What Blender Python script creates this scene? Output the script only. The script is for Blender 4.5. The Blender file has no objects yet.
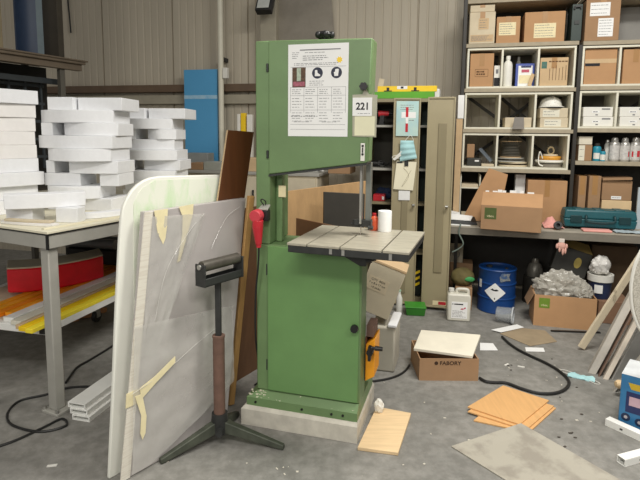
import bpy, bmesh, math, random
from mathutils import Vector, Matrix, Euler, noise
random.seed(7)
PI = math.pi
R = math.radians
SC = bpy.context.scene
COL = SC.collection

# ------------------------------------------------------------------ camera maths
F, CX, CY, T, EYE = 520.0, 320.0, 197.4, 0.12, 1.55
ROLL = R(.6)
_p = math.atan(T); _c, _s = math.cos(_p), math.sin(_p)
def ray(x, y):
    X, Y = x - CX, y - CY
    X, Y = X*math.cos(ROLL) + Y*math.sin(ROLL), -X*math.sin(ROLL) + Y*math.cos(ROLL)
    a = X / F; b = -Y / F
    return Vector((a, _c + b * _s, -_s + b * _c))
def fl(x, y, z=0.0):                      # point on the horizontal plane at height z
    r = ray(x, y); t = (z - EYE) / r.z
    return Vector((r.x * t, r.y * t, z))
def dp(x, y, Y):                          # point at distance Y in front
    r = ray(x, y); t = Y / r.y
    return Vector((r.x * t, Y, EYE + r.z * t))
class Pl:                                 # a vertical plane / upright frame
    def __init__(s, P, ang):
        s.P = Vector((P[0], P[1], 0)); s.a = R(ang); s.deg = ang
        s.d = Vector((math.cos(s.a), math.sin(s.a), 0)); s.n = Vector((-math.sin(s.a), math.cos(s.a), 0))
    def uz(s, x, y, v=0.0):
        Q = s.P + s.n * v; r = ray(x, y)
        t = s.n.dot(Q) / (s.n.x * r.x + s.n.y * r.y)
        w = Vector((r.x * t, r.y * t, 0))
        return (w - s.P).dot(s.d), EYE + r.z * t
    def loc(s, u, v=0.0, z=0.0):
        q = s.P + s.d * u + s.n * v; return Vector((q.x, q.y, z))

# ------------------------------------------------------------------ materials
def lin(h):
    h = h.lstrip('#'); o = []
    for i in (0, 2, 4):
        c = int(h[i:i+2], 16) / 255
        o.append(c / 12.92 if c <= .04045 else ((c + .055) / 1.055) ** 2.4)
    return o + [1.0]
MATS = {}
def M(name, hexc, rough=.6, metal=0.0, var=.12, scale=9.0, bump=0.0, stretch=None, spec=.5, alpha=1.0, trans=0.0, hex2=None, thr=None, emit=None):
    if name in MATS: return MATS[name]
    m = bpy.data.materials.new(name); m.use_nodes = True
    nt = m.node_tree; b = nt.nodes['Principled BSDF']
    b.inputs['Roughness'].default_value = rough; b.inputs['Metallic'].default_value = metal
    b.inputs['Specular IOR Level'].default_value = spec
    tc = nt.nodes.new('ShaderNodeTexCoord'); mp = nt.nodes.new('ShaderNodeMapping')
    nt.links.new(tc.outputs['Object'], mp.inputs['Vector'])
    if stretch: mp.inputs['Scale'].default_value = stretch
    n = nt.nodes.new('ShaderNodeTexNoise'); n.inputs['Scale'].default_value = scale
    n.inputs['Detail'].default_value = 6; n.inputs['Roughness'].default_value = .6
    nt.links.new(mp.outputs['Vector'], n.inputs['Vector'])
    cr = nt.nodes.new('ShaderNodeValToRGB')
    c = lin(hexc); c2 = lin(hex2) if hex2 else [min(1, k * (1 + var)) for k in c[:3]] + [1]
    c1 = c if hex2 else [k * (1 - var) for k in c[:3]] + [1]
    lo, hi = thr if thr else (.3, .7)
    cr.color_ramp.elements[0].position = lo; cr.color_ramp.elements[1].position = hi
    cr.color_ramp.elements[0].color = c1; cr.color_ramp.elements[1].color = c2
    nt.links.new(n.outputs['Fac'], cr.inputs['Fac']); nt.links.new(cr.outputs['Color'], b.inputs['Base Color'])
    if bump:
        bp = nt.nodes.new('ShaderNodeBump'); bp.inputs['Strength'].default_value = bump; bp.inputs['Distance'].default_value = .01
        nt.links.new(n.outputs['Fac'], bp.inputs['Height']); nt.links.new(bp.outputs['Normal'], b.inputs['Normal'])
    if alpha < 1: b.inputs['Alpha'].default_value = alpha
    if trans: b.inputs['Transmission Weight'].default_value = trans
    if emit:
        b.inputs['Emission Color'].default_value = c; b.inputs['Emission Strength'].default_value = emit
    MATS[name] = m
    return m

def floor_material():
    m = bpy.data.materials.new('concrete_floor'); m.use_nodes = True
    nt = m.node_tree; b = nt.nodes['Principled BSDF']; L = nt.links.new
    tc = nt.nodes.new('ShaderNodeTexCoord')
    def nz(scale, det, lo, hi, c1, c2):
        n = nt.nodes.new('ShaderNodeTexNoise'); n.inputs['Scale'].default_value = scale; n.inputs['Detail'].default_value = det
        n.inputs['Roughness'].default_value = .65; L(tc.outputs['Object'], n.inputs['Vector'])
        r = nt.nodes.new('ShaderNodeValToRGB'); r.color_ramp.elements[0].position = lo; r.color_ramp.elements[1].position = hi
        r.color_ramp.elements[0].color = c1; r.color_ramp.elements[1].color = c2
        L(n.outputs['Fac'], r.inputs['Fac']); return n, r
    n1, r1 = nz(1.3, 8, .3, .7, lin('#7b7a75'), lin('#9a9791'))
    n2, r2 = nz(14, 8, .40, .62, (.74, .74, .73, 1), (1, 1, 1, 1))
    n3, r3 = nz(95, 3, .62, .72, (1, 1, 1, 1), (1.35, 1.33, 1.28, 1))
    n4, r4 = nz(3.1, 6, .64, .74, (1, 1, 1, 1), (.62, .60, .58, 1))
    def mul(a, bb):
        x = nt.nodes.new('ShaderNodeMixRGB'); x.blend_type = 'MULTIPLY'; x.inputs[0].default_value = 1
        L(a, x.inputs[1]); L(bb, x.inputs[2]); return x.outputs[0]
    c = mul(mul(mul(r1.outputs[0], r2.outputs[0]), r3.outputs[0]), r4.outputs[0])
    L(c, b.inputs['Base Color']); b.inputs['Roughness'].default_value = .62; b.inputs['Specular IOR Level'].default_value = .35
    bp = nt.nodes.new('ShaderNodeBump'); bp.inputs['Strength'].default_value = .15; bp.inputs['Distance'].default_value = .004
    L(n2.outputs['Fac'], bp.inputs['Height']); L(bp.outputs['Normal'], b.inputs['Normal'])
    return m

def film_material(name, hexc, fac, rough=.25):
    m = bpy.data.materials.new(name); m.use_nodes = True
    nt = m.node_tree; b = nt.nodes['Principled BSDF']; out = nt.nodes['Material Output']; L = nt.links.new
    b.inputs['Base Color'].default_value = lin(hexc); b.inputs['Roughness'].default_value = rough
    tr = nt.nodes.new('ShaderNodeBsdfTransparent'); mx = nt.nodes.new('ShaderNodeMixShader')
    n = nt.nodes.new('ShaderNodeTexNoise'); n.inputs['Scale'].default_value = 5; n.inputs['Detail'].default_value = 5
    tc = nt.nodes.new('ShaderNodeTexCoord'); L(tc.outputs['Object'], n.inputs['Vector'])
    mr = nt.nodes.new('ShaderNodeMapRange'); mr.inputs['From Min'].default_value = .3; mr.inputs['From Max'].default_value = .7
    mr.inputs['To Min'].default_value = max(0, fac - .12); mr.inputs['To Max'].default_value = min(1, fac + .12)
    L(n.outputs['Fac'], mr.inputs['Value']); L(mr.outputs[0], mx.inputs[0])
    bp = nt.nodes.new('ShaderNodeBump'); bp.inputs['Strength'].default_value = .5; bp.inputs['Distance'].default_value = .02
    L(n.outputs['Fac'], bp.inputs['Height']); L(bp.outputs['Normal'], b.inputs['Normal'])
    L(tr.outputs[0], mx.inputs[1]); L(b.outputs[0], mx.inputs[2]); L(mx.outputs[0], out.inputs[0])
    return m

GREEN = M('green_paint', '#6c875a', .42, var=.10, scale=5, bump=.03)
GREEND = M('green_paint_door', '#6b9259', .40, var=.08, scale=4, bump=.03)
STEEL = M('cast_steel', '#aca695', .42, .12, .18, 11, .03, (1, 6, 1))
BSTEEL = M('bright_steel', '#b5b4ae', .35, .7, .1, 20)
DSTEEL = M('dark_steel', '#3a3b3a', .5, .4, .25, 12)
BLACK = M('black_plastic', '#191919', .45, var=.2)
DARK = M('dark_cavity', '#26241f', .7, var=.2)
CONC = M('plinth_concrete', '#c6c1b4', .8, var=.14, scale=12, bump=.2)
WHITE = M('white_paint', '#e4e2da', .5, var=.04)
PAPER = M('white_paper', '#eeeeec', .8, var=.02)
INK = M('grey_ink', '#77777a', .8, var=.1)
INKD = M('black_ink', '#222226', .8, var=.1)
KRAFT = M('kraft_cardboard', '#b78e66', .85, var=.09, scale=4, bump=.03)
KRAFTD = M('brown_cardboard', '#a17f5e', .85, var=.10, scale=4, bump=.03)
KRAFTP = M('pale_cardboard', '#c8ac86', .85, var=.10, scale=5)
KRAFTW = M('faded_cardboard', '#cfc1a6', .85, var=.12, scale=6)
KRAFTG = M('grey_cardboard', '#c9bea6', .85, var=.08, scale=6)
TAPE = M('packing_tape', '#a87f50', .35, var=.05)
LABEL = M('cream_label', '#e6d9b0', .7, var=.08, scale=30)
GLABEL = M('green_label', '#4c5a2a', .6, var=.12, scale=30)
FOAM = M('white_foam', '#e9eaec', .85, var=.03, scale=30, bump=.04)
FOAM2 = M('off_white_foam', '#e9e6e3', .85, var=.04, scale=14, bump=.04)
FRAMEW = M('cream_lacquer', '#dedac8', .5, var=.05)
BOARDM = M('shelf_chipboard', '#a59a84', .7, var=.1, scale=20)
BEIGE = M('beige_locker_paint', '#a3987a', .45, var=.07, scale=3)
BEIGED = M('beige_locker_edge', '#8e8468', .45, var=.07, scale=3)
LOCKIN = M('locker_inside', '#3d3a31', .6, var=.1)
BRIGHTG = M('bright_green_lacquer', '#58a51c', .4, var=.06)
YELLOW = M('yellow_lacquer', '#f2cb1c', .4, var=.06)
ORANGE = M('orange_lacquer', '#f0a020', .45, var=.1, scale=8)
RED = M('red_plastic', '#c22a35', .35, var=.08)
REDF = M('red_vinyl', '#e3182a', .4, var=.1)
BLUEP = M('blue_laminate', '#58a3d3', .3, var=.04, scale=2)
BLUEDR = M('blue_drum_paint', '#123f7c', .4, var=.12, scale=6)
TEAL = M('teal_plastic', '#12525a', .45, var=.1)
TEALD = M('dark_teal_plastic', '#0c3438', .5, var=.1)
PLY = M('plywood', '#bf9a6c', .7, var=.12, scale=6, stretch=(1, 9, 1))
PLYL = M('light_plywood', '#dcc096', .7, var=.1, scale=5, stretch=(1, 8, 1))
BEECH = M('beech_laminate', '#d6a76f', .5, var=.07, scale=5, stretch=(9, 1, 1))
DKBROWN = M('dark_brown_laminate', '#5a3419', .5, var=.12, scale=4, stretch=(8, 8, 1))
BROWN = M('brown_hardboard', '#6b4c33', .65, var=.15, scale=5, stretch=(6, 6, 1))
TIMBER = M('timber', '#b28a53', .7, var=.15, scale=6, stretch=(10, 10, 1))
GREYM = M('grey_table_paint', '#a3a199', .5, var=.08, scale=7)
TOPW = M('cream_table_top', '#e2dcc4', .5, var=.05, scale=5)
CABLE = M('black_rubber', '#1d1d1c', .5, var=.1)
ALU = M('white_aluminium', '#ebebe6', .4, var=.05)
GREYB = M('grey_board', '#8f8d88', .6, var=.08, scale=8)
GREYS = M('grey_sheet', '#aba699', .38, hex2='#969085', scale=7, thr=(.46,.60))
CREAMW = M('cream_wood', '#d8c8a8', .65, var=.1, scale=8, stretch=(8, 8, 1))
PINK = M('pink_cloth', '#e2a298', .85, var=.08)
MASKB = M('mask_blue', '#a9d3d6', .8, var=.06)
SLATE = M('slate_panel', '#3a3731', .6, var=.12)
RUST = M('rusty_paint', '#6b5145', .7, var=.25, scale=14, bump=.1)
STANDM = M('worn_green_steel', '#4c5045', .55, .3, .3, 14, .08)
RAILB = M('brown_purlin', '#665341', .6, var=.12)
RAILL = M('pale_purlin', '#a39c8a', .6, var=.08)
WALLM = M('wall_cladding', '#bbb2a0', .55, var=.07, scale=3, stretch=(1, 1, .25))
WALLS = M('cladding_seam', '#6b6559', .7, var=.1)
MILK = M('milky_acrylic', '#e9e8de', .35, var=.03, scale=3)

# ------------------------------------------------------------------ mesh builder
class MB:
    def __init__(s): s.bm = bmesh.new()
    def hexa(s, p):
        v = [s.bm.verts.new(q) for q in p]
        for f in ((0,3,2,1),(4,5,6,7),(0,1,5,4),(1,2,6,5),(2,3,7,6),(3,0,4,7)): s.bm.faces.new([v[i] for i in f])
        return s
    def box(s, x0, x1, y0, y1, z0, z1, X=None):
        p = [Vector(q) for q in ((x0,y0,z0),(x1,y0,z0),(x1,y1,z0),(x0,y1,z0),(x0,y0,z1),(x1,y0,z1),(x1,y1,z1),(x0,y1,z1))]
        if X: p = [X @ q for q in p]
        return s.hexa(p)
    def beam(s, a, b, w, h, up=(0,0,1)):          # rectangular bar from a to b
        a, b = Vector(a), Vector(b); d = (b - a).normalized(); r = d.cross(Vector(up))
        if r.length < 1e-4: r = d.cross(Vector((0,1,0)))
        r.normalize(); u = r.cross(d)
        c = [a - r*w/2 - u*h/2, a + r*w/2 - u*h/2, b + r*w/2 - u*h/2, b - r*w/2 - u*h/2]
        return s.hexa(c + [q + u*h for q in c])
    def cyl(s, a, b, r0, r1=None, n=20):
        if r1 is None: r1 = r0
        a, b = Vector(a), Vector(b); d = (b - a).normalized()
        x = d.orthogonal().normalized(); y = d.cross(x)
        A = [s.bm.verts.new(a + (x*math.cos(2*PI*i/n) + y*math.sin(2*PI*i/n))*r0) for i in range(n)]
        B = [s.bm.verts.new(b + (x*math.cos(2*PI*i/n) + y*math.sin(2*PI*i/n))*r1) for i in range(n)]
        for i in range(n): s.bm.faces.new((A[i], A[(i+1)%n], B[(i+1)%n], B[i]))
        s.bm.faces.new(A[::-1]); s.bm.faces.new(B)
        return s
    def lathe(s, prof, n=24, X=None):
        rings = []
        for r, z in prof:
            if r < 1e-5: q = [Vector((0,0,z))]
            else: q = [Vector((r*math.cos(2*PI*i/n), r*math.sin(2*PI*i/n), z)) for i in range(n)]
            rings.append([s.bm.verts.new(X @ k if X else k) for k in q])
        for a, b in zip(rings, rings[1:]):
            for i in range(n):
                j = (i+1) % n
                if len(a) == 1 and len(b) == 1: continue
                if len(a) == 1: s.bm.faces.new((a[0], b[j], b[i]))
                elif len(b) == 1: s.bm.faces.new((a[i], a[j], b[0]))
                else: s.bm.faces.new((a[i], a[j], b[j], b[i]))
        if len(rings[0]) > 1: s.bm.faces.new(rings[0][::-1])
        if len(rings[-1]) > 1: s.bm.faces.new(rings[-1])
        return s
    def prism(s, pts, off):                       # closed polygon of 3-D points extruded by vector off
        off = Vector(off)
        A = [s.bm.verts.new(Vector(p)) for p in pts]; B = [s.bm.verts.new(Vector(p) + off) for p in pts]
        n = len(A)
        for i in range(n): s.bm.faces.new((A[i], A[(i+1)%n], B[(i+1)%n], B[i]))
        s.bm.faces.new(A[::-1]); s.bm.faces.new(B)
        return s
    def tube(s, path, r, n=8, closed=False, samples=6):
        P = [Vector(p) for p in path]
        Q = []                                     # catmull-rom smoothing
        m = len(P)
        if samples > 1 and m > 2:
            for i in range(m if closed else m-1):
                if closed: p0, p1, p2, p3 = P[i-1], P[i], P[(i+1)%m], P[(i+2)%m]
                else: p0, p1, p2, p3 = P[max(i-1,0)], P[i], P[i+1], P[min(i+2,m-1)]
                for k in range(samples):
                    t = k/samples
                    Q.append(.5*((2*p1)+(p2-p0)*t+(2*p0-5*p1+4*p2-p3)*t*t+(3*p1-p0-3*p2+p3)*t**3))
            if not closed: Q.append(P[-1])
        else: Q = P
        rings = []; m = len(Q); prev = None
        for i, q in enumerate(Q):
            if closed: d = Q[(i+1)%m] - Q[i-1]
            else: d = Q[min(i+1,m-1)] - Q[max(i-1,0)]
            d.normalize()
            x = d.orthogonal().normalized() if prev is None else (prev - d*prev.dot(d)).normalized()
            prev = x; y = d.cross(x)
            rings.append([s.bm.verts.new(q + (x*math.cos(2*PI*k/n)+y*math.sin(2*PI*k/n))*r) for k in range(n)])
        for i in range(m if closed else m-1):
            a, b = rings[i], rings[(i+1)%m]
            for k in range(n): s.bm.faces.new((a[k], a[(k+1)%n], b[(k+1)%n], b[k]))
        if not closed: s.bm.faces.new(rings[0][::-1]); s.bm.faces.new(rings[-1])
        return s
    def surf(s, fn, nu, nv, th=None):             # height field / sheet; th gives it a thickness vector
        def grid(off):
            return [[s.bm.verts.new(Vector(fn(i/nu, j/nv)) + off) for j in range(nv+1)] for i in range(nu+1)]
        A = grid(Vector((0,0,0)))
        for i in range(nu):
            for j in range(nv): s.bm.faces.new((A[i][j], A[i+1][j], A[i+1][j+1], A[i][j+1]))
        if th is not None:
            B = grid(Vector(th))
            for i in range(nu):
                for j in range(nv): s.bm.faces.new((B[i][j+1], B[i+1][j+1], B[i+1][j], B[i][j]))
            for i in range(nu):
                s.bm.faces.new((A[i+1][0], A[i][0], B[i][0], B[i+1][0])); s.bm.faces.new((A[i][nv], A[i+1][nv], B[i+1][nv], B[i][nv]))
            for j in range(nv):
                s.bm.faces.new((A[0][j], A[0][j+1], B[0][j+1], B[0][j])); s.bm.faces.new((A[nu][j+1], A[nu][j], B[nu][j], B[nu][j+1]))
        return s
    def blob(s, c, size, amp=.25, freq=4.0, seed=0, flat=None, sub=4):
        g = bmesh.new(); bmesh.ops.create_icosphere(g, subdivisions=sub, radius=1.0)
        mp = {}
        for v in g.verts:
            d = v.co.normalized()
            k = 1 + amp * noise.noise(d*freq*.5 + Vector((seed*3.1, seed*1.7, 0))) + amp*.55*noise.noise(d*freq*1.6 + Vector((seed, 5, seed))) + amp*.3*abs(noise.noise(d*freq*3.3 + Vector((0, seed, 9))))
            q = Vector((d.x*size[0]*k, d.y*size[1]*k, d.z*size[2]*k))
            if flat is not None and q.z < flat: q.z = flat
            mp[v.index] = s.bm.verts.new(Vector(c) + q)
        for f in g.faces: s.bm.faces.new([mp[v.index] for v in f.verts])
        g.free(); return s
    def build(s, name, mat, parent=None, bevel=0.0, smooth=True, loc=None, rot=None):
        bm = s.bm
        bmesh.ops.recalc_face_normals(bm, faces=bm.faces[:])
        if smooth:
            for f in bm.faces: f.smooth = True
            for e in bm.edges:
                if len(e.link_faces) == 2 and e.calc_face_angle(0) > R(38): e.smooth = False
        me = bpy.data.meshes.new(name); bm.to_mesh(me); bm.free()
        o = bpy.data.objects.new(name, me); COL.objects.link(o)
        if isinstance(mat, (list, tuple)):
            for k in mat: me.materials.append(k)
        else: me.materials.append(mat)
        if parent: o.parent = parent
        if loc is not None: o.location = loc
        if rot is not None: o.rotation_euler = rot
        if bevel:
            b = o.modifiers.new('bevel', 'BEVEL'); b.width = bevel; b.segments = 2; b.limit_method = 'ANGLE'; b.angle_limit = R(40)
        return o

def tag(o, label=None, cat=None, group=None, kind=None):
    if label: o['label'] = label
    if cat: o['category'] = cat
    if group: o['group'] = group
    if kind: o['kind'] = kind
    return o
def thing(name, label, cat, loc=(0,0,0), rz=0.0, group=None, rot=None):
    o = bpy.data.objects.new(name, None); COL.objects.link(o)
    o.location = loc; o.rotation_euler = rot if rot else (0, 0, R(rz)); o.empty_display_size = .1
    return tag(o, label, cat, group)
def structure(o): o['kind'] = 'structure'; return o
def text(s, parent, loc, size, mat, name='lettering', rot=(PI/2, 0, 0), align='CENTER', depth=.0004, sx=1.0, shear=0.0, bold=0.0):
    cu = bpy.data.curves.new('t', 'FONT'); cu.body = s; cu.size = size; cu.align_x = align; cu.align_y = 'CENTER'
    cu.extrude = depth; cu.shear = shear; cu.offset = bold
    to = bpy.data.objects.new('t', cu); COL.objects.link(to)
    dg = bpy.context.evaluated_depsgraph_get(); dg.update()
    me = bpy.data.meshes.new_from_object(to.evaluated_get(dg))
    bpy.data.objects.remove(to); bpy.data.curves.remove(cu)
    me.name = name; me.materials.clear(); me.materials.append(mat)
    o = bpy.data.objects.new(name, me); COL.objects.link(o); o.parent = parent
    o.location = loc; o.rotation_euler = rot; o.scale = (sx, 1, 1)
    return o
def copy_tree(o, parent=None):
    c = o.copy(); COL.objects.link(c)
    if parent: c.parent = parent; c.matrix_parent_inverse = o.matrix_parent_inverse.copy()
    for ch in list(o.children): copy_tree(ch, c)
    return c
def scribble(mb, x0, x1, z0, z1, rows, y=0.0, h=.0022, th=.0004, rnd=random):   # rows of small print on a sheet facing -y
    for k in range(rows):
        z = z1 - (z1 - z0) * (k + .5) / rows; x = x0
        end = x1 - rnd.random() * (x1 - x0) * .35
        while x < end:
            w = min((.006 + rnd.random()*.018), end - x + .002)
            mb.box(x, x + w, y - th, y, z - h/2, z + h/2); x += w + .004
    return mb

# ================================================================== SETTING
o = MB().box(-6.5, 5.5, -1.5, 8.0, -.1, 0).build('floor', floor_material()); structure(o)

WP = Pl((1.95, 5.25), -14)                     # inner face of the clad back wall
_ua, _ub = WP.uz(102, 40)[0], WP.uz(172, 40)[0]; SEAM = _ub - _ua
def clad(name, u0, u1, z0, z1):
    prof = []; u = u0
    rib = SEAM/10; k = 0
    while u < u1 - 1e-6:
        if k % 10 == 0: prof += [(u, 0), (u + .004, .022), (u + .016, .022), (u + .020, 0)]
        else: prof += [(u, 0), (u + .006, .006), (u + .020, .006), (u + .026, 0)]
        u += rib; k += 1
    prof.append((u1, 0))
    pts = [(p[0], p[1], z0) for p in prof] + [(u1, .07, z0), (u0, .07, z0)]
    o = MB().prism(pts, (0, 0, z1 - z0)).build(name, WALLM, None, smooth=False, loc=WP.loc(0, 0, 0), rot=(0, 0, WP.a))
    return structure(o)
clad('wall_back', _ua - 4*SEAM, 3.4, 0, 4.2)
# horizontal purlins on the cladding, left of the steel column
def purlin(name, ya, yb, xl, yl_a, mat, dep):
    # (xr=180,ya..yb) heights measured on the wall
    u0, _ = WP.uz(-60, 90, -dep); u1, _ = WP.uz(258.5, 90, -dep)
    z0 = WP.uz(180, yb, -dep)[1]; z1 = WP.uz(180, ya, -dep)[1]
    o = MB().box(u0, u1, -dep, -.001, z0, z1).build(name, mat, None, bevel=.006, loc=WP.loc(0), rot=(0, 0, WP.a))
    return structure(o)
purlin('trim_1', 84.5, 92, 0, 0, RAILB, .09)
purlin('trim_2', 95, 104, 0, 0, RAILL, .06)
u0, _ = WP.uz(260, 30, -.14); u1, _ = WP.uz(276, 30, -.14)
o = MB().box(u0, u1, -.14, -.001, 0, 4.2).build('trim_3', RAILL, None, bevel=.006, loc=WP.loc(0), rot=(0, 0, WP.a)); structure(o)

# white pipe running up the wall, with its small junction box
t = thing('wall_pipe', 'slim white pipe running up the wall between the blue panel and the saw', 'pipe', WP.loc(WP.uz(221, 80, -.16)[0], -.16, 0), WP.deg)
MB().cyl((0, 0, 0), (0, 0, 4.2), .030, n=14).build('pipe', FRAMEW, t)
zc = WP.uz(227, 73, -.16)[1]
MB().box(.03, .085, -.03, .03, zc-.06, zc+.055).build('junction_box', WHITE, t, bevel=.005)
for zz in (1.0, 2.35, 3.3): MB().box(-.02, .02, .02, .158, zz, zz+.04).build('pipe_bracket', DSTEEL, t)

# floodlight at the top of the column
zf = WP.uz(264, 10, -.3)[1]
t = thing('floodlight', 'black floodlight on the steel column at the top of the photo', 'lamp', WP.loc(WP.uz(264, 10, -.3)[0], -.3, zf), WP.deg)
X = Matrix.Rotation(R(-28), 4, 'X')
MB().box(-.085, .085, -.04, .04, -.03, .22, X).build('housing', BLACK, t, bevel=.008)
MB().box(-.065, .065, -.05, -.041, -.01, .10, X).build('lens', M('lamp_glass', '#b9bcb8', .2), t, bevel=.004)
MB().beam((0, .02, .16), (0, .158, .2), .03, .03).build('bracket', DSTEEL, t)

# clear dust sheet fixed to the wall behind the saw head
u0, u1 = WP.uz(277, 10, -.05)[0], WP.uz(335, 30, -.05)[0]; ut = WP.uz(331, 0, -.05)[0]
o = MB().prism([(u0, 0, 1.5), (u1+.02, 0, 1.5), (u1, 0, 2.55), (ut, 0, 3.0), (ut-.04, 0, 3.6), (u0, 0, 3.6)], (0, .006, 0)).build(
    'dust_sheet', M('grey_polythene', '#8d867a', .3, var=.16, scale=5, bump=.2), loc=WP.loc(0, -.05), rot=(0, 0, WP.a))
tag(o, 'grey plastic dust sheet fixed to the wall behind the saw top', 'sheet')
# loose wire on the wall
u, z = WP.uz(69, 10, -.02); zb = WP.uz(70, 33, -.02)[1]
o = MB().tube([(0, 0, 4.1), (-.01, 0, 3.2), (.01, -.01, zb+.2), (.02, -.01, zb)], .009).build('hanging_wire', CABLE, loc=WP.loc(u, -.02), rot=(0, 0, WP.a))
tag(o, 'thin black wire hanging down the wall at the upper left', 'wire')

# ================================================================== BANDSAW
PS = fl(357, 444); S = Pl(PS, -16)
saw = thing('bandsaw', 'large green floor-standing bandsaw with steel table in the middle', 'bandsaw', PS, -16)
m = MB(); m.hexa([(-.637,0,0),(0,0,0),(0,.48,0),(-.637,.48,0),(-.637,0,.088),(0,0,.088),(0,.48,.088),(-.637,.48,.088)])
m.hexa([(-.637,0,.088),(0,0,.088),(0,.48,.088),(-.637,.48,.088),(-.620,.014,.105),(-.006,.014,.105),(-.006,.47,.105),(-.620,.47,.105)])
m.build('plinth', CONC, saw)
m = MB(); m.hexa([(-.612,.018,.105),(-.006,.018,.105),(-.006,.45,.105),(-.612,.45,.105),(-.612,.018,.150),(-.006,.018,.150),(-.006,.45,.150),(-.612,.45,.150)])
m.hexa([(-.612,.018,.150),(-.006,.018,.150),(-.006,.45,.150),(-.612,.45,.150),(-.545,.06,.185),(-.004,.05,.185),(-.004,.36,.185),(-.545,.36,.185)])
m.build('base_skirt', GREEN, saw)
for u, z in ((-.56,.128),(-.30,.128),(-.14,.128),(-.08,.130)): MB().cyl((u,.0178,z),(u,.012,z),.006,n=10).build('bolt', BLACK, saw)
# sawdust lying on the skirt
random.seed(3)
m = MB()
for k in range(60):
    u = random.choice([random.uniform(-.60,-.50), random.uniform(-.19,-.01), random.uniform(-.6,-.01)]); f = random.random()
    m.blob((u, .022 + .03*f, .152 + .028*f), (.005+.007*random.random(), .0035, .0015), .5, 4, k, sub=1)
tag(m.build('sawdust', M('sawdust', '#d8d2bd', .95, var=.1), saw), kind='stuff')
MB().box(-.567, -.002, .050, .19, .185, .984).box(-.567, -.07, .1901, .33, .185, .983).build('lower_body', GREEN, saw, bevel=.008)
d = MB().box(-.501, -.010, .040, .0498, .192, .978).build('lower_door', GREEND, saw, bevel=.006)
m = MB().cyl((-.030,.0449,.593),(-.030,.030,.593),.010,n=12); m.cyl((-.030,.030,.593),(-.030,.012,.593),.021,.019,n=10)
m.build('door_knob', BLACK, d)
for z_ in (.30,.82): MB().cyl((-.508,.056,z_),(-.508,.056,z_+.06),.007).build('hinge', DSTEEL, saw)
# column and head
m = MB(); m.box(-.567,-.489,.050,.33,.9845,2.0115); m.box(-.489,-.452,.13,.17,.9845,1.40)
m.build('column', GREEN, saw, bevel=.006)
m = MB(); m.prism([(-.489,.072,1.352),(.012,.072,1.422),(.026,.072,2.004),(-.489,.072,2.012)], (0,.10,0)); m.box(-.489,-.05,.1721,.27,1.43,2.0); m.build('upper_body', GREEN, saw, bevel=.006)
ud = MB().prism([(-.496,.045,1.348),(.010,.045,1.419),(.026,.045,2.003),(-.496,.045,2.011)], (0,.026,0)).build('upper_door', GREEN, saw, bevel=.006)
for z_ in (1.43,1.86): MB().cyl((-.501,.047,z_),(-.501,.047,z_+.04),.006).build('hinge', DSTEEL, saw)
m = MB().prism([(-.496,.046,1.337),(.010,.046,1.408),(.010,.046,1.418),(-.496,.046,1.347)], (0,.12,0)); m.build('head_edge_strip', DSTEEL, saw)
MB().box(-.470,-.430,.122,.1295,1.225,1.285).build('notice_plate', LABEL, saw)
# top handwheel and hook knob
m = MB().cyl((-.24,.17,2.006),(-.24,.17,2.045),.016)
m.lathe([(.0,-.012),(.030,-.014),(.038,0),(.030,.014),(.0,.016)], 24, Matrix.Translation((-.24,.17,2.050)))
for k in range(5): m.blob((-.24+.036*math.cos(k*1.257),.17+.036*math.sin(k*1.257),2.048),(.016,.016,.018),.1,3,k,sub=2)
m.build('tension_handwheel', BLACK, saw)
m = MB().cyl((-.006,.0445,1.778),(-.006,.022,1.778),.008)
for k in range(6):
    a = k*PI/3; m.cyl((-.006+.012*math.cos(a),.022,1.778+.012*math.sin(a)),(-.006+.012*math.cos(a),.006,1.778+.012*math.sin(a)),.008,n=10)
m.cyl((-.006,.024,1.778),(-.006,.005,1.778),.015); m.build('star_knob', BLACK, saw)
# guide post, scale plate, blade and guides
sp = MB().box(-.019,.001,.0385,.0399,1.428,1.513).build('scale_plate', WHITE, saw, bevel=.003)
MB().cyl((-.009,.0379,1.50),(-.009,.036,1.50),.006,n=10).cyl((-.009,.0379,1.46),(-.009,.036,1.46),.006,n=10).box(-.012,-.006,.036,.0379,1.468,1.492).build('slot', BLACK, sp)
MB().box(-.044,-.032,.150,.190,1.10,1.412).build('blade_cover', BSTEEL, saw, bevel=.002)
MB().box(-.020,.008,.185,.225,1.09,1.415).build('guide_post', M('grey_post', '#7f827c', .45, .5, .12), saw, bevel=.003)
MB().box(-.0392,-.0374,.168,.184,.96,1.10).build('blade', BSTEEL, saw)
m = MB().box(-.07,.015,.165,.215,1.085,1.118); m.cyl((-.06,.15,1.095),(-.06,.15,1.125),.016); m.cyl((.005,.15,1.085),(.03,.15,1.085),.010); m.cyl((-.085,.16,1.10),(-.04,.16,1.10),.007)
m.build('blade_guide', DSTEEL, saw)
# table
tb = bpy.data.objects.new('saw_table', None); COL.objects.link(tb); tb.parent = saw; tb.location = (-.030, .123, 0); tb.rotation_euler = (0, 0, R(-2.6))
m = MB(); W, D = .58, .535
xs = [0, .17, .45, .79, 1.0]
for a, b in zip(xs, xs[1:]):
    xa, xb = -W/2 + a*W + (.004 if a else 0), -W/2 + b*W - (.004 if b < 1 else 0)
    m.box(xa, xb, -D/2, D/2, 1.028, 1.040)
m.box(-W/2+.45*W-.0039, -W/2+.45*W+.0039, .06, D/2, 1.028, 1.040)
m.build('table_top', STEEL, tb, bevel=.0015)
m = MB(); m.box(-W/2+.003, W/2-.003, -D/2+.003, D/2-.003, .994, 1.0279)
m.build('table_frame', DSTEEL, tb, bevel=.003)
for xx, z_ in ((-.02, 1.0), (.20, .998), (-.08, 1.002)): MB().box(xx, xx+.014, -D/2+.0002, -D/2+.0028, z_, 1.026).build('clamp_screw', BSTEEL, tb)
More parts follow.
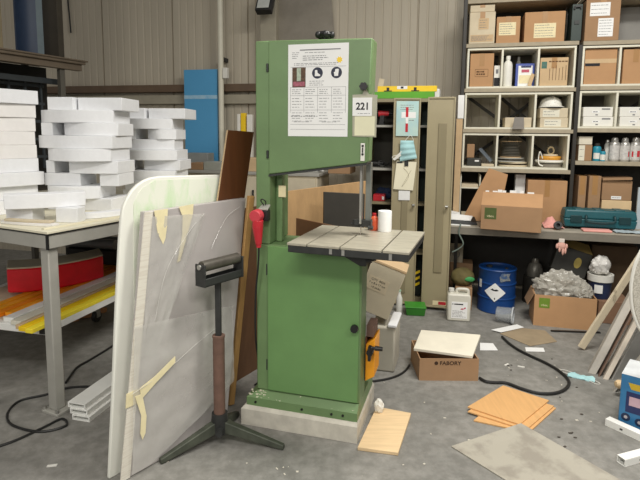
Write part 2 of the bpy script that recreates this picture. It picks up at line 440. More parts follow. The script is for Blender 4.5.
m = MB().prism([(-.13,-.02,.9935),(.03,-.02,.9935),(.03,-.02,.925),(.0,-.02,.925)],(0,.062,0));
m.build('trunnion', DSTEEL, saw, bevel=.003)
MB().cyl((.03,.0,.955),(.055,.0,.955),.018,.014).cyl((.05,.0,.955),(.075,-.02,.965),.007).build('tilt_lever', BLACK, saw)
# red plug and socket on the column
sk = MB().box(-.528,-.486,.004,.0498,1.112,1.166).box(-.522,-.496,.016,.0498,1.1661,1.180).build('power_socket', BLACK, saw, bevel=.004)
MB().prism([(-.535,.0,1.170),(-.482,.0,1.170),(-.486,.048,1.188),(-.530,.048,1.188)], (0,0,.005)).build('socket_lid', GREYM, sk)
MB().tube([(-.515,.03,1.190),(-.527,.02,1.214),(-.515,.01,1.224),(-.502,.02,1.212),(-.505,.03,1.192)], .003).build('wire_loop', BLACK, sk)
pg = MB().cyl((-.533,.002,1.143),(-.536,-.042,1.142),.033,.031,n=24).build('power_plug', M('plug_red', '#c9414c', .4, var=.06), saw, bevel=.004)
m = MB().cyl((-.527,-.018,1.122),(-.530,-.016,1.088),.027,.028,n=20).cyl((-.530,-.016,1.088),(-.527,-.012,.995),.028,.016,n=20).cyl((-.527,-.012,.995),(-.526,-.012,.978),.013,n=14)
m.build('plug_handle', RED, pg, bevel=.002)
MB().tube([(-.526,-.012,.978),(-.535,.0,.88),(-.558,.018,.7),(-.575,.06,.45),(-.590,.16,.2),(-.66,.24,.10),(-.68,.5,.012)], .005).build('power_cable', CABLE, saw)
# orange guard and crank on the right side
sg = MB().prism([(.004,.16,.26),(.052,.16,.29),(.052,.16,.50),(.004,.16,.46)], (0,.15,0)).build('side_guard', ORANGE, saw, bevel=.003)
MB().box(.003,.042,.175,.30,.50,.56).box(.001,.003,.16,.3,.26,.5).build('motor_mount', RUST, saw)
m = MB().cyl((.034,.159,.44),(.034,.105,.44),.017).beam((.034,.112,.40),(.034,.112,.475),.03,.014,(1,0,0))
m.cyl((.034,.112,.468),(.085,.112,.468),.008).cyl((.062,.112,.468),(.100,.112,.468),.013,.011)
m.build('hand_crank', BLACK, saw)

# safety sheet taped on the head
u0, u1 = -.390, -.086; z0, z1 = 1.543, 1.986
po = thing('notice_sheet', 'large white safety notice sheet taped on the green saw head', 'poster', S.loc(0, .0436, 0), -16)
MB().box(u0, u1, -.0008, 0, z0, z1).build('paper', PAPER, po)
random.seed(11)
m = MB(); y = -.0009
m.box(u0+.06, u1-.04, y-.0003, y, z1-.030, z1-.025)
scribble(m, u0+.085, u1-.10, z1-.045, z1-.036, 1, y)
scribble(m, u0+.02, u0+.06, z1-.07, z1-.035, 4, y)
scribble(m, u0+.075, u1-.08, z1-.080, z1-.052, 3, y, .003)
scribble(m, u0+.03, u1-.03, z1-.102, z1-.088, 2, y)
for zz in (z1-.108, z1-.205, z1-.245, z1-.315, z1-.385): m.box(u0+.012, u1-.012, y-.0003, y, zz-.0006, zz+.0006)
for k in range(5):
    xx = u0 + .012 + k*(u1-u0-.024)/4; m.box(xx-.0006, xx+.0006, y-.0003, y, z0+.115, z1-.205)
for k in range(4):
    xx = u0 + .02 + k*(u1-u0-.024)/4
    for za, zb, n in ((z1-.240, z1-.212, 3), (z1-.308, z1-.252, 4), (z1-.375, z1-.322, 4)):
        scribble(m, xx, xx+.050, za, zb, n, y)
scribble(m, u0+.11, u0+.19, z1-.20, z1-.172, 3, y); scribble(m, u0+.015, u1-.12, z0+.092, z0+.104, 1, y, .003)
scribble(m, u0+.03, u0+.11, z0+.066, z0+.075, 1, y); scribble(m, u1-.13, u1-.03, z0+.066, z0+.075, 1, y)
m.box(u0+.012, u1-.012, y-.0003, y, z0+.033, z0+.0342)
m.build('printed_text', INK, po)
ph = MB().box(u0+.022, u0+.090, -.0016, -.0008, z1-.205, z1-.110).build('printed_photo', M('photo_dark', '#57402f', .6, var=.5, scale=60), po)
MB().box(u0+.045, u0+.066, -.0019, -.0016, z1-.175, z1-.113).build('pale_figure', M('photo_pale', '#aab7a4', .6, var=.3, scale=60), ph)
MB().box(u0+.026, u0+.086, -.0019, -.0016, z1-.200, z1-.178).build('pink_patch', M('photo_pink', '#a05a68', .6, var=.4, scale=70), ph)
NAVY = M('sign_navy', '#1b2138', .5, var=.05)
def disc(cx, cz, r, y, n=32): return [(cx + r*math.cos(2*PI*i/n), y, cz + r*math.sin(2*PI*i/n)) for i in range(n)]
for k, cx in enumerate((u0+.150, u0+.245)):
    pc = MB().prism(disc(cx, z1-.138, .027, -.0008), (0, -.0008, 0)).build('pictogram', NAVY, po)
    if k == 0: pts = [(-.012,.014),(-.001,.014),(.001,.0),(.014,-.008),(.014,-.015),(-.013,-.015)]
    else: pts = [(-.010,-.016),(.008,-.016),(.010,-.002),(.012,.016),(.006,.018),(-.006,.016),(-.007,.004),(-.013,.002)]
    MB().prism([(cx+a, -.0016, z1-.138+b) for a, b in pts], (0, -.0004, 0)).build('symbol', PAPER, pc)
m = MB(); n = 12
m.prism([(u1-.045 + (.016 if i % 2 else .011)*math.cos(PI*i/8), -.0009, z1-.078 + (.016 if i % 2 else .011)*math.sin(PI*i/8)) for i in range(16)], (0, -.0006, 0))
m.build('sticker', YELLOW, po)
# document pocket hanging from the star knob
pk = thing('document_pocket', 'clear document pocket with a 221 tag hanging at the right of the saw head', 'folder', S.loc(-.006, .0425, 0), -16)
MB().prism([(-.058,0,1.742),(-.01,0,1.744),(-.002,0,1.765),(.010,0,1.765),(.02,0,1.744),(.062,0,1.740),(.060,0,1.542),(-.055,0,1.545)], (0,-.0015,0)).build('pocket', M('pocket_plastic', '#a9a792', .3, var=.1), pk)
MB().box(-.045,.052,-.0035,-.0016,1.549,1.640).build('cream_paper', M('cream_paper', '#e3e0c0', .7, var=.05), pk)
tg = MB().box(-.056,.038,-.006,-.0036,1.642,1.728).build('number_card', PAPER, pk)
text('221', pk, (-.007,-.0062,1.686), .046, INKD, sx=.95, bold=.0012)
m = MB(); scribble(m, -.03, .03, 1.650, 1.657, 1, -.006); m.build('small_print', INK, tg)

# things standing at the back of the saw table
w = S.loc(-.008+.10, .118+.19, 1.0405)
t = thing('paper_roll', 'white paper roll standing on the back edge of the saw table', 'paper roll', S.loc(.062, .325, 1.0405), 0)
m = MB().lathe([(.012,0),(.036,0),(.037,.01),(.037,.105),(.036,.11),(.012,.11),(.012,.0)], 28); m.build('roll', PAPER, t)
t = thing('orange_bottle', 'small orange bottle on the saw table beside the white roll', 'bottle', S.loc(.002, .338, 1.0405), 0)
MB().lathe([(0,0),(.024,0),(.026,.008),(.026,.055),(.018,.070),(.010,.078),(.0,.078)], 24).build('body', M('orange_plastic', '#e2603a', .4), t)
MB().lathe([(0,.078),(.011,.078),(.011,.092),(0,.092)], 16).build('cap', RED, t)

# ================================================================== ROLLER STAND
hb = fl(220, 440)
zA_ = dp(217,335,hb.y).z; zR_ = dp(218,262,hb.y).z
rs = thing('roller_stand', 'grey steel roller support stand with tripod feet in front of the bandsaw', 'roller stand', hb, 0)
def rel(p): return Vector(p) - Vector((hb.x, hb.y, 0))
m = MB().cyl((0,0,.08),(0,0,zA_-.012),.029,n=24); m.cyl((0,0,zA_-.012),(0,0,zA_),.031,n=24); m.build('lower_tube', RUST, rs)
MB().box(-.014,.014,-.014,.014,zA_-.1,zR_-.087).build('inner_post', DSTEEL, rs, bevel=.003)
m = MB().cyl((0,0,.05),(0,0,.15),.045,.040,n=24); m.cyl((.01,-.04,.075),(.01,-.075,.075),.018,n=10); m.build('hub', DSTEEL, rs)
for q, hgt in ((fl(160, 463.5), .085), (fl(284, 449), .085), (Vector((hb.x+.05, hb.y+.24, 0)), .085)):
    e = rel(q); d = e.normalized()
    m = MB(); s2 = Vector((-d.y, d.x, 0))
    a, b = d*.02, e
    m.hexa([a - s2*.024 + Vector((0,0,.055)), b - s2*.016, b + s2*.016, a + s2*.024 + Vector((0,0,.055)),
            a - s2*.020 + Vector((0,0,.115)), b - s2*.012 + Vector((0,0,.024)), b + s2*.012 + Vector((0,0,.024)), a + s2*.020 + Vector((0,0,.115))])
    m.build('foot', STANDM, rs, bevel=.004)
ra = R(54); X = Matrix.Translation((.012,-.006,0)) @ Matrix.Rotation(ra, 4, 'Z')
m = MB(); m.box(-.118,.122,-.029,.029,zR_-.095,zR_-.087,X); m.box(-.118,.122,.023,.029,zR_-.087,zR_-.055,X); m.box(-.118,.122,-.029,-.023,zR_-.095,zR_-.055,X)
m.box(-.126,-.118,-.034,.034,zR_-.095,zR_+.012,X); m.box(.122,.130,-.034,.034,zR_-.095,zR_+.012,X)
m.build('bracket', DSTEEL, rs, bevel=.002)
r_ = MB().cyl(X @ Vector((-.116,0,zR_)), X @ Vector((.120,0,zR_)), .027, n=28).build('roller', M('worn_roller', '#5c5850', .45, .4, .25, 14), rs, bevel=.003)
MB().cyl(X @ Vector((-.134,0,zR_)), X @ Vector((.136,0,zR_)), .012, n=14).build('axle', BSTEEL, r_)

# ================================================================== WRAPPED SHEETS
SH0 = fl(126, 480); SP = Pl(SH0, 52)
def sp(px, v=0.0): return [SP.uz(x, y, v) for x, y in px]
def rounded(u0, u1, z0, z1, r, n=8):
    return [(u0, z0)] + [(u0 + r - r*math.cos(PI/2*i/n), z1 - r + r*math.sin(PI/2*i/n)) for i in range(n+1)] + [(u1, z1), (u1, z0)]
MILKSH = M('milky_sheet', '#e6e6dc', .4, var=.03, scale=3)
sa = thing('foam_sheet', 'tall white plastic sheet with a rounded corner standing behind the wrapped sheet', 'sheet', SP.loc(0), 52)
pts = [(-.046,.001),(-.014,.366),(.023,.817),(.048,1.083),(.060,1.180),(.070,1.225),(.090,1.265),(.114,1.296),(.145,1.321),(.176,1.337),(.208,1.347),(.26,1.352),(.655,1.338),(.655,.001)]
MB().prism([(u, .060, z) for u, z in pts], (0, .022, 0)).build('panel', MILKSH, sa, bevel=.006)
m = MB(); m.prism([(u, .0594, z) for u, z in [(.10,.6),(.12,1.24),(.16,1.30),(.23,1.335),(.645,1.322),(.645,.6)]], (0, -.002, 0))
m.build('tinted_film', M('green_tint_film', '#e4e7d8', .3, hex2='#c9dfb8', scale=4.5, thr=(.48,.68), stretch=(3,1,1)), sa)
sb = thing('wrapped_sheet', 'pale sheet wrapped in clear plastic film in front of the white sheet', 'sheet', SP.loc(0), 52)
WRAP = M('wrapped_board', '#bab5b0', .35, hex2='#aba5a3', scale=2.2, bump=.05)
B = [(.005, .002), (.14, 1.206), (.755, 1.212), (.69, .64), (.575, .03), (.11, .002)]
B = [(.005, .002), (.132, 1.204), (.752, 1.211), (.60, .002)]
MB().prism([(u, .0, z) for u, z in B], (0, .03, 0)).build('board', WRAP, sb, bevel=.004)
MB().prism([(-.030, -.0042, .004), (.018, -.0042, .004), (.176, -.0042, 1.200), (.134, -.0042, 1.203)], (0, .0040, 0)).build('board_edge', M('ribbed_edge', '#dcd7ca', .6, hex2='#d3ccbe', scale=120, thr=(.48,.55), stretch=(.05,.05,1)), sb)
FILM = film_material('clear_film', '#d4d2cc', .42)
def ff(i, j):
    u = .06 + (.64 - .06)*i; z = .06 + (.66 - .06)*j
    zb = .02 + .25*max(0, (i-.15))**1.1
    z = zb + (.70 - .05*i - zb)*j
    u2 = u - .04*(1-j)*(1-i)
    return (u2, -.010 - .012*abs(noise.noise(Vector((i*4, j*5, 2)))) - .006*(1-j), z)
MB().surf(ff, 24, 24).build('loose_film', FILM, sb)
def f2(i, j):
    u = .17 + .30*i*(.25+.75*j); z = .55 + .63*j - .02*i
    return (u - .08*(1-j), -.006 - .014*abs(noise.noise(Vector((i*5, j*6, 7)))), z)
MB().surf(f2, 16, 20).build('film_fold', FILM, sb)
# highlights along the film folds, painted as thin pale tubes
m = MB()
for pth in (((.165,-.012,.70),(.23,-.016,.92),(.36,-.014,1.08),(.46,-.010,1.16)), ((.03,-.020,.40),(.20,-.020,.44),(.40,-.018,.52),(.58,-.014,.58)), ((.50,-.012,.98),(.60,-.01,1.12),(.70,-.008,1.17))):
    m.tube(pth, .0009, 5)
m.build('film_glint', M('film_highlight', '#d2d0cb', .2, var=.02), sb)
TAPEY = M('masking_tape', '#e4d8ae', .6, var=.08, scale=20)
m = MB(); m.prism([(.315,-.004,1.208),(.40,-.004,1.214),(.395,-.004,1.165),(.36,-.004,1.07),(.315,-.004,.95),(.298,-.004,.945),(.33,-.004,1.07),(.335,-.004,1.16)], (0,-.002,0))
m.build('masking_tape', TAPEY, sb)
MB().prism([(.180,-.005,1.205),(.252,-.005,1.206),(.246,-.005,1.13),(.235,-.005,1.07),(.222,-.005,1.045),(.195,-.005,1.10)], (0,-.003,0)).build('masking_tape', TAPEY, sb)
m = MB(); m.prism([(.012,-.006,.405),(.088,-.006,.405),(.085,-.006,.340),(.006,-.006,.340)], (0,-.003,0))
m.prism([(.075,-.014,.41),(.15,-.020,.44),(.26,-.024,.50),(.26,-.024,.47),(.15,-.020,.405),(.08,-.014,.355)], (0,-.002,0))
m.prism([(.050,-.014,.38),(.085,-.014,.38),(.100,-.020,.27),(.092,-.020,.19),(.076,-.020,.165),(.066,-.020,.20),(.075,-.018,.28)], (0,-.002,0))
m.build('masking_tape', TAPEY, sb)
m = MB()
for k in range(6):
    z = .56 + .032*k; m.box(.052+.0034*k, .060+.0034*k, -.0022, -.0005, z, z+.012)
m.build('red_print', M('red_print', '#c0566a', .6), sb)

# boards standing between the sheets and the saw
t = thing('brown_board', 'tall narrow dark brown board leaning behind the wrapped sheet left of the saw', 'board', SP.loc(0), 52)
p1, p2, p3 = SP.uz(228, 130, .034), SP.uz(254, 132, .034), SP.uz(218, 200, .034)
sl = (p1[0]-p3[0])/(p1[1]-p3[1])
q1, q2 = (p1[0]-sl*(p1[1]-.002), .002), (p2[0]-sl*(p2[1]-.002), .002)
MB().prism([(q1[0],.034,q1[1]),(q2[0],.034,q2[1]),(p2[0],.034,p2[1]),(p1[0],.034,p1[1])], (0,.009,0)).build('board', DKBROWN, t, bevel=.0015)
MB().prism([(q1[0]-.002,.034,q1[1]),(q1[0]-.0003,.034,q1[1]),(p1[0]-.0003,.034,p1[1]),(p1[0]-.002,.034,p1[1])], (0,.009,0)).build('pale_edge', KRAFTP, t)
a0 = fl(231, 406); a1 = dp(251, 196, 2.70)
d_ = Vector((.0,0,0))
o = MB().beam(a0 + Vector((0,0,.012)), a1, .034, .024, (.6,-.8,0)).build('timber_batten', TIMBER, bevel=.003)
tag(o, 'long pale timber batten leaning beside the left edge of the saw', 'batten')
a0, b0 = Vector((-.575,3.02,0)), Vector((-.405,3.30,0))
lean = Vector((.105,-.07,1.12))
o = MB().prism([a0, b0, b0 + lean, a0 + lean], (-.012,.008,0)).build('hardboard_sheet', BROWN, bevel=.001)
tag(o, 'brown hardboard panel behind the timber batten at the side of the saw', 'panel')

# ================================================================== LEFT WORK TABLE
TC = fl(47, 232, 1.03); TB = Pl(TC, -26)
tbl = thing('work_table', 'grey steel work table with cream top carrying white foam stacks', 'table', (TC.x, TC.y, 0), -26)
MB().box(-1.82, 0, 0, 1.75, 1.016, 1.030).build('table_top', TOPW, tbl, bevel=.002)
m = MB(); m.box(-1.822,.002,-.002,1.752,1.010,1.0158); m.build('top_edging', BLACK, tbl)
m = MB(); m.box(-1.815,-.012,.002,.045,.935,1.0098); m.box(-.05,-.005,.006,1.745,.935,1.0098); m.box(-1.815,-.012,1.70,1.745,.935,1.0098); m.box(-1.815,-1.77,.045,1.70,.935,1.0098)
m.build('frame', GREYM, tbl, bevel=.003)
MB().box(-.014,.001,-.001,.008,.932,1.0095).build('corner_plate', BLACK, tbl)
for u, v in ((-.092,.02),(-1.795,.02),(-.092,1.62),(-1.795,1.62)):
    l = MB().box(u, u+.064, v, v+.060, .016, .935).build('leg', GREYM, tbl, bevel=.006)
    m = MB().box(u-.028, u+.10, v-.025, v+.105, 0, .016)
    m.build('foot_plate', GREYM, l, bevel=.003)
    for du, dv in ((-.016,-.012),(.088,-.012),(-.016,.090),(.088,.090)): MB().cyl((u+du,v+dv,.016),(u+du,v+dv,.034),.010,n=6).build('bolt', BSTEEL, l)

# --- white foam stacks
def foam_slab(label, Y, xa, xb, z, h, depth, ang, bulge, mat, group, anchor='c'):
    A, B_ = dp(xa, 150, Y).x, dp(xb, 150, Y).x
    w = (B_ - A)
    loc = Vector(((A + B_)/2, Y, z)) if anchor == 'c' else Vector((B_, Y, z))
    x0, x1 = (-w/2, w/2) if anchor == 'c' else (-w, 0)
    n = 14 if bulge else 1
    front = [(x0 + (x1-x0)*i/n, -bulge*math.sin(PI*i/n), 0) for i in range(n+1)]
    back = [(x1, depth, 0), (x0, depth, 0)]
    o = MB().prism(front + back, (0, 0, h)).build('foam_slab', mat, None, bevel=.003, loc=loc, rot=(0, 0, R(ang)))
    return tag(o, label, 'foam slab', group)
ORD = ['bottom', 'eighth from the top', 'seventh from the top', 'sixth from the top', 'fifth from the top', 'fourth from the top', 'third from the top', 'second from the top', 'topmost']
random.seed(5)
for k, xr in enumerate((40, 36, 43, 38, 37, 36, 37, 38, 41)):
    foam_slab('white foam slab, %s of the stack at the left photo edge' % ORD[k], 3.44, xr-75, xr, 1.0305 + .0872*k, .0866, .22, 54 + random.uniform(-3, 3), 0.0, FOAM2 if k in (4,5,6,7) else FOAM, 'foam slabs in the left stack', 'r')
MID = [[(42,125,.0)], [(44,112,.08)], [(42,93,.0),(98,131,0)], [(45,54,.0),(67,131,.02)], [(45,126,.10)], [(36,128,.07)], [(42,54,.0),(64,133,.08)], [(41,129,.09)], [(49,75.5,.0),(79,137,.0)]]
for k, row in enumerate(MID):
    for i, (xa, xb, bl) in enumerate(row):
        pos = '' if len(row) == 1 else (' left piece' if i == 0 else ' right piece')
        foam_slab('white foam slab, %s%s in the middle stack of the table' % (ORD[k], pos), 3.46 + random.uniform(-.02, .015), xa, xb - (13 if xb > 90 else 0), 1.0305 + .0832*k, .0826, .24 + random.uniform(-.03,.03), -6 + random.uniform(-3,3) if len(row)==1 else -5, bl, FOAM, 'foam slabs in the middle stack')
FAR = [[(120,186,0)], [(122,187,.07)], [(124,185,.07)], [(122,131,0),(143,189,0)], [(122,187,.09)], [(126,184,.05)], [(122,136,0),(148,186,.06)], [(120,183,.08)], [(128,146,0),(149,195,.0)]]
for k, row in enumerate(FAR):
    for i, (xa, xb, bl) in enumerate(row):
        pos = '' if len(row) == 1 else (' left piece' if i == 0 else ' right piece')
        foam_slab('white foam slab, %s%s in the stack nearest the blue panel' % (ORD[k], pos), 4.02 + random.uniform(-.02, .015), xa, xb - (9 if xb > 150 else 0), 1.0305 + .0788*k, .0782, .24 + random.uniform(-.03,.03), -6 + random.uniform(-3,3) if len(row)==1 else -5, bl, FOAM, 'foam slabs in the far stack')
# loose pieces in front of the stacks
def loose(label, u, v, z, w, d, h, ang, bulge=0.0, mat=FOAM, rx=0.0, ry=0.0, name='foam_offcut', cat='foam piece'):
    n = 16 if bulge else 1
    pts = [(-w/2 + w*i/n, -bulge*math.sin(PI*i/n), 0) for i in range(n+1)] + [(w/2 - w*i/n, d - bulge*math.sin(PI*(n-i)/n), 0) for i in range(n+1)]
    o = MB().prism(pts, (0,0,h)).build(name, mat, None, bevel=.003, loc=TB.loc(u, v, z), rot=(R(rx), R(ry), R(ang)))
    return tag(o, label, cat)
loose('small white foam block under the left end of the slanted slab', -.40, .12, 1.0305, .16, .12, .085, -4)
loose('small white foam block under the right end of the slanted slab', -.16, .245, 1.0305, .13, .09, .085, -4)
loose('white foam slab lying across two blocks in front of the left stack', -.27, .20, 1.1165, .42, .12, .082, 30, .03)
loose('thin grey foam strip lying at the front of the table top', -.275, .075, 1.0305, .36, .05, .016, -16, .012, FOAM2, name='foam_strip', cat='foam strip')
loose('thin pale foam strip with a grey edge lying over the front strip', -.275, .078, 1.047, .30, .04, .014, -12, .01, KRAFTW, name='foam_strip', cat='foam strip')
loose('long curved white foam strip running along the table towards the far stack', -.14, .50, 1.0305, .40, .07, .035, 43, .03, FOAM, name='foam_strip', cat='foam strip')
o = MB().beam(TB.loc(-.075,.03,1.0355), TB.loc(-.035,.95,1.0355), .022, .010).build('cream_lath', TOPW); tag(o, 'cream lath lying along the right edge of the work table', 'lath')

# --- trolley below the table
CC = fl(45, 328, .40); TR = Pl(CC, -14)
tr = thing('trolley', 'low grey trolley under the work table loaded with long bars', 'trolley', (CC.x, CC.y, 0), -14)
m = MB(); m.box(-.98,0,0,.05,.355,.400); m.box(-.05,0,.05,1.7,.355,.400); m.box(-.98,-.93,.05,1.7,.355,.400); m.box(-.93,-.05,1.65,1.7,.355,.400)
m.build('frame', ALU, tr, bevel=.003)
MB().box(-.04,.001,-.003,-.0,.360,.395).build('end_cap', BLACK, tr)
MB().box(-.93,-.05,.05,1.65,.380,.398).build('deck', KRAFTW, tr)
for u, v in ((-.5,1.10),(-.90,.15),(-.90,1.5)):
    c = MB().cyl((u-.016,v,.045),(u+.016,v,.045),.045,n=20).build('caster', DSTEEL, tr)
    MB().box(u-.025,u+.025,v-.02,v+.02,.09,.354).box(u-.025,u-.018,v-.02,v+.02,.04,.09).box(u+.018,u+.025,v-.02,v+.02,.04,.09).build('fork', GREYM, c)
MB().box(-.53,-.06,1.08,1.12,.33,.354).build('cross_bar', DSTEEL, tr)
bars = [(-.56,.055,ORANGE,'leftmost orange bar on the trolley','.'),(-.49,.055,ORANGE,'orange bar second from the left on the trolley','.'),(-.425,.05,M('deep_orange','#ee8a16',.45),'darker orange bar between the other orange bars on the trolley','.'),
        (-.36,.05,ORANGE,'orange bar beside the wide white bar on the trolley','.'),(-.29,.075,ALU,'wide white bar beside the orange bars on the trolley','.'),(-.20,.07,FRAMEW,'cream bar left of the yellow bars on the trolley','.'),(-.135,.03,KRAFTP,'thin tan bar beside the cream bar on the trolley','.'),(-.085,.05,YELLOW,'yellow bar second from the right on the trolley','.'),(-.025,.05,M('lemon','#ffe23c',.4),'rightmost yellow bar along the trolley edge','.')]
random.seed(8)
for u, w_, mt, lb, _ in bars:
    s0 = random.uniform(-.10,.10)
    m = MB().box(-w_/2, w_/2, 0, 1.55, 0, .026)
    tag(m.build('profile_bar', mt, None, bevel=.002, loc=TR.loc(u, s0, .4005), rot=(0,0,TR.a + R(random.uniform(-.5,.5)))), lb, 'bar', 'long bars on the trolley')
# red curved cushion
rd = thing('red_cushion', 'red curved cushion block lying on the bars of the trolley', 'cushion', (0,0,.4275))
P0, P1, P2 = fl(8,293,.43), fl(40,291,.43), fl(104,277,.43)
fr = []
for i in range(17):
    t_ = i/16
    fr.append(P0*(1-t_)**2 + (P1*1.0+Vector((.12,-.03,0)))*2*t_*(1-t_) + P2*t_**2)
nn = Vector((-.35,.62,0)).normalized()*.26
bk = [q + nn for q in fr[::-1]]
pts = [Vector((q.x,q.y,0)) for q in fr + bk]
MB().prism(pts, (0,0,.17)).build('body', REDF, rd, bevel=.012)
MB().prism([q+Vector((0,0,.1705)) for q in pts], (0,0,.012)).build('top_cover', KRAFTG, rd, bevel=.004)
# dark crate with pipes at the back of the trolley
o = MB().box(-.42,.40,-.12,.16,0,.12).build('crate', DARK, None, bevel=.006, loc=TR.loc(-.52,1.42,.4275), rot=(0,0,TR.a)); tag(o, 'dark crate at the back of the trolley under the table', 'crate')
for k, (dv, lb) in enumerate(((-.07,'nearer grey pipe lying on the dark crate under the table'),(.05,'farther grey pipe lying on the dark crate under the table'))):
    m = MB().cyl((-.55,0,.045),(.18,0,.045),.044,n=22)
    tag(m.build('grey_pipe', M('grey_pipe','#7d7f7d',.4), None, loc=TR.loc(-.66,1.43+dv,.548), rot=(0,0,TR.a)), lb, 'pipe', 'grey pipes under the table')
o = MB().lathe([(0,0),(.07,0),(.085,.02),(.085,.10),(.07,.12),(0,.12)],20).build('red_reel', REDF, None, loc=TR.loc(-.22,1.43,.548)); tag(o, 'small red reel on the dark crate behind the red cushion', 'reel')
for k, (px, py, lb) in enumerate(((101,312,'wood offcut on the floor under the trolley, farthest from the table leg'),(86,317,'wood offcut on the floor between its two neighbours under the trolley'),(73,321,'wood offcut on the floor under the trolley, nearest the table leg'))):
    q = fl(px, py)
    o = MB().prism([(-.05,-.025,0),(.04,-.03,0),(.045,.025,0),(-.04,.03,0)], (0,0,.035)).build('wood_offcut', M('pinkish_wood','#c58f62',.7), None, bevel=.003, loc=q, rot=(0,0,R(20*k)))
    tag(o, lb, 'offcut', 'wood offcuts under the trolley')

# --- white profiles on the floor behind the table leg
e0, e1 = fl(79, 421), fl(122, 388); ang = math.degrees(math.atan2(e1.y-e0.y, e1.x-e0.x)); e1v = (e1-e0).normalized()
for k, lb in enumerate(('bottom white aluminium profile of the pile by the table leg', 'middle white aluminium profile of the pile by the table leg', 'topmost white aluminium profile of the pile by the table leg')):
    m = MB(); m.box(0, 1.5, -.055,.055,0,.006); m.box(0,1.5,-.055,-.047,.006,.030); m.box(0,1.5,.047,.055,.006,.030); m.box(0,1.5,-.0468,.0468,.024,.030)
    tag(m.build('aluminium_profile', ALU, None, bevel=.001, loc=e0 + Vector((.015*(2-k)-.02, .01*k, .0305*k)), rot=(0,0,R(ang))), lb, 'profile', 'white profiles by the table leg')

# cables on the floor at the left
def cable(name, label, px, r, cat='cable', mat=CABLE, z=None):
    pts = [fl(x, y) + Vector((0,0,(r + .001) if z is None else z)) for x, y in px]
    o = MB().tube(pts, r, 8).build(name, mat); return tag(o, label, cat)
cable('floor_cable', 'black cable looped on the floor around the foot of the table leg', [(-12,451),(15,442),(45,428),(62,420),(66,427),(40,433),(12,426),(8,414),(20,402),(45,396),(68,389),(92,388),(100,393),(85,405),(74,411)], .0065)
cable('floor_cable', 'black cable running from the table leg towards the white sheets', [(66,384),(72,375),(78,368),(90,361),(108,350),(126,338)], .0075)

# ================================================================== BACK LEFT: rack, cupboard, blue panel
RA = dp(82, 66, 5.2); RK = Pl(RA, 64)          # u runs away from the camera along the shelf front, v to the left
rk = thing('storage_rack', 'dark storage rack at the upper left with a moulded shelf beam', 'rack', (RA.x, RA.y, 0), 64)
zt = RA.z
m = MB(); m.box(-2.4, 0, 0, .06, zt-.05, zt+.05); m.box(-2.4,.02,-.03,0,zt+.01,zt+.05); m.box(-2.4,.04,-.045,-.03,zt+.035,zt+.05)
m.build('shelf_beam', M('rack_beam', '#6f6252', .6, var=.12), rk, bevel=.004)
MB().box(-2.4,-.02,.06,.62,zt+.02,zt+.05).build('shelf_deck', M('rack_deck', '#5a5044', .7), rk)
for u, v in ((-.22,.03),(-.22,.55),(-2.2,.55)):
    MB().box(u, u+.05, v, v+.05, 0, zt-.05 if v < .1 else zt+.02).build('upright', M('rack_post', '#5f5b52', .6), rk, bevel=.003)
m = MB()
for k in range(7): m.box(-1.2+.16*k, -1.18+.16*k, .30, .32, 1.2, zt-.12)
for k in range(5): m.box(-1.3,-.2,.298,.322,1.3+.17*k,1.325+.17*k)
m.build('mesh_panel', M('blue_grey_steel', '#4b5155', .5, .3), rk)
MB().box(-1.6,-.02,.50,.52,1.0,zt).build('back_sheet', DARK, rk)
MB().beam((-1.8,.2,zt-.16),(-.1,.2,zt-.16),.05,.05).build('rail', M('blue_grey_steel2', '#3f4447', .5, .3), rk)
MB().box(-2.2,-.1,.05,.56,1.00,1.03).build('lower_shelf', M('rack_deck2', '#4a443b', .7), rk)
zs = zt + .051
o = MB().box(-.03,.03,-.30,.30,0,1.25).build('dark_board', M('dark_olive_board', '#3b352a', .7), None, bevel=.003, loc=RK.loc(-.22,.30,zs), rot=(0,0,RK.a)); tag(o, 'dark brown board standing at the far end of the upper left rack', 'board')
bp_ = thing('blue_board', 'dark blue curved board standing on the upper left rack', 'board', RK.loc(-.50,.10,zs), 64)
MB().surf(lambda i, j: (-.09+.20*i, .03*math.sin(PI*i), 1.2*j), 10, 4, (0,.02,0)).build('board', M('navy_board', '#22344e', .45), bp_)
MB().surf(lambda i, j: (.11+.05*i, -.02*i, 1.2*j), 4, 4, (0,.02,0)).build('edge', M('grey_blue_edge', '#5a6a70', .5), bp_)
wp = thing('framed_panel', 'beige framed panel standing on the upper left rack beside the blue board', 'panel', RK.loc(-.90,.12,zs), 64)
MB().box(-.26,.20,0,.03,0,1.2).build('panel', M('beige_panel', '#8d8064', .6), wp, bevel=.003)
m = MB(); m.box(-.02,.005,-.012,-.0,.02,1.2); m.box(-.26,.10,-.012,0,.30,.32); m.build('frame_bar', M('brown_bar', '#4b3f30', .6), wp)

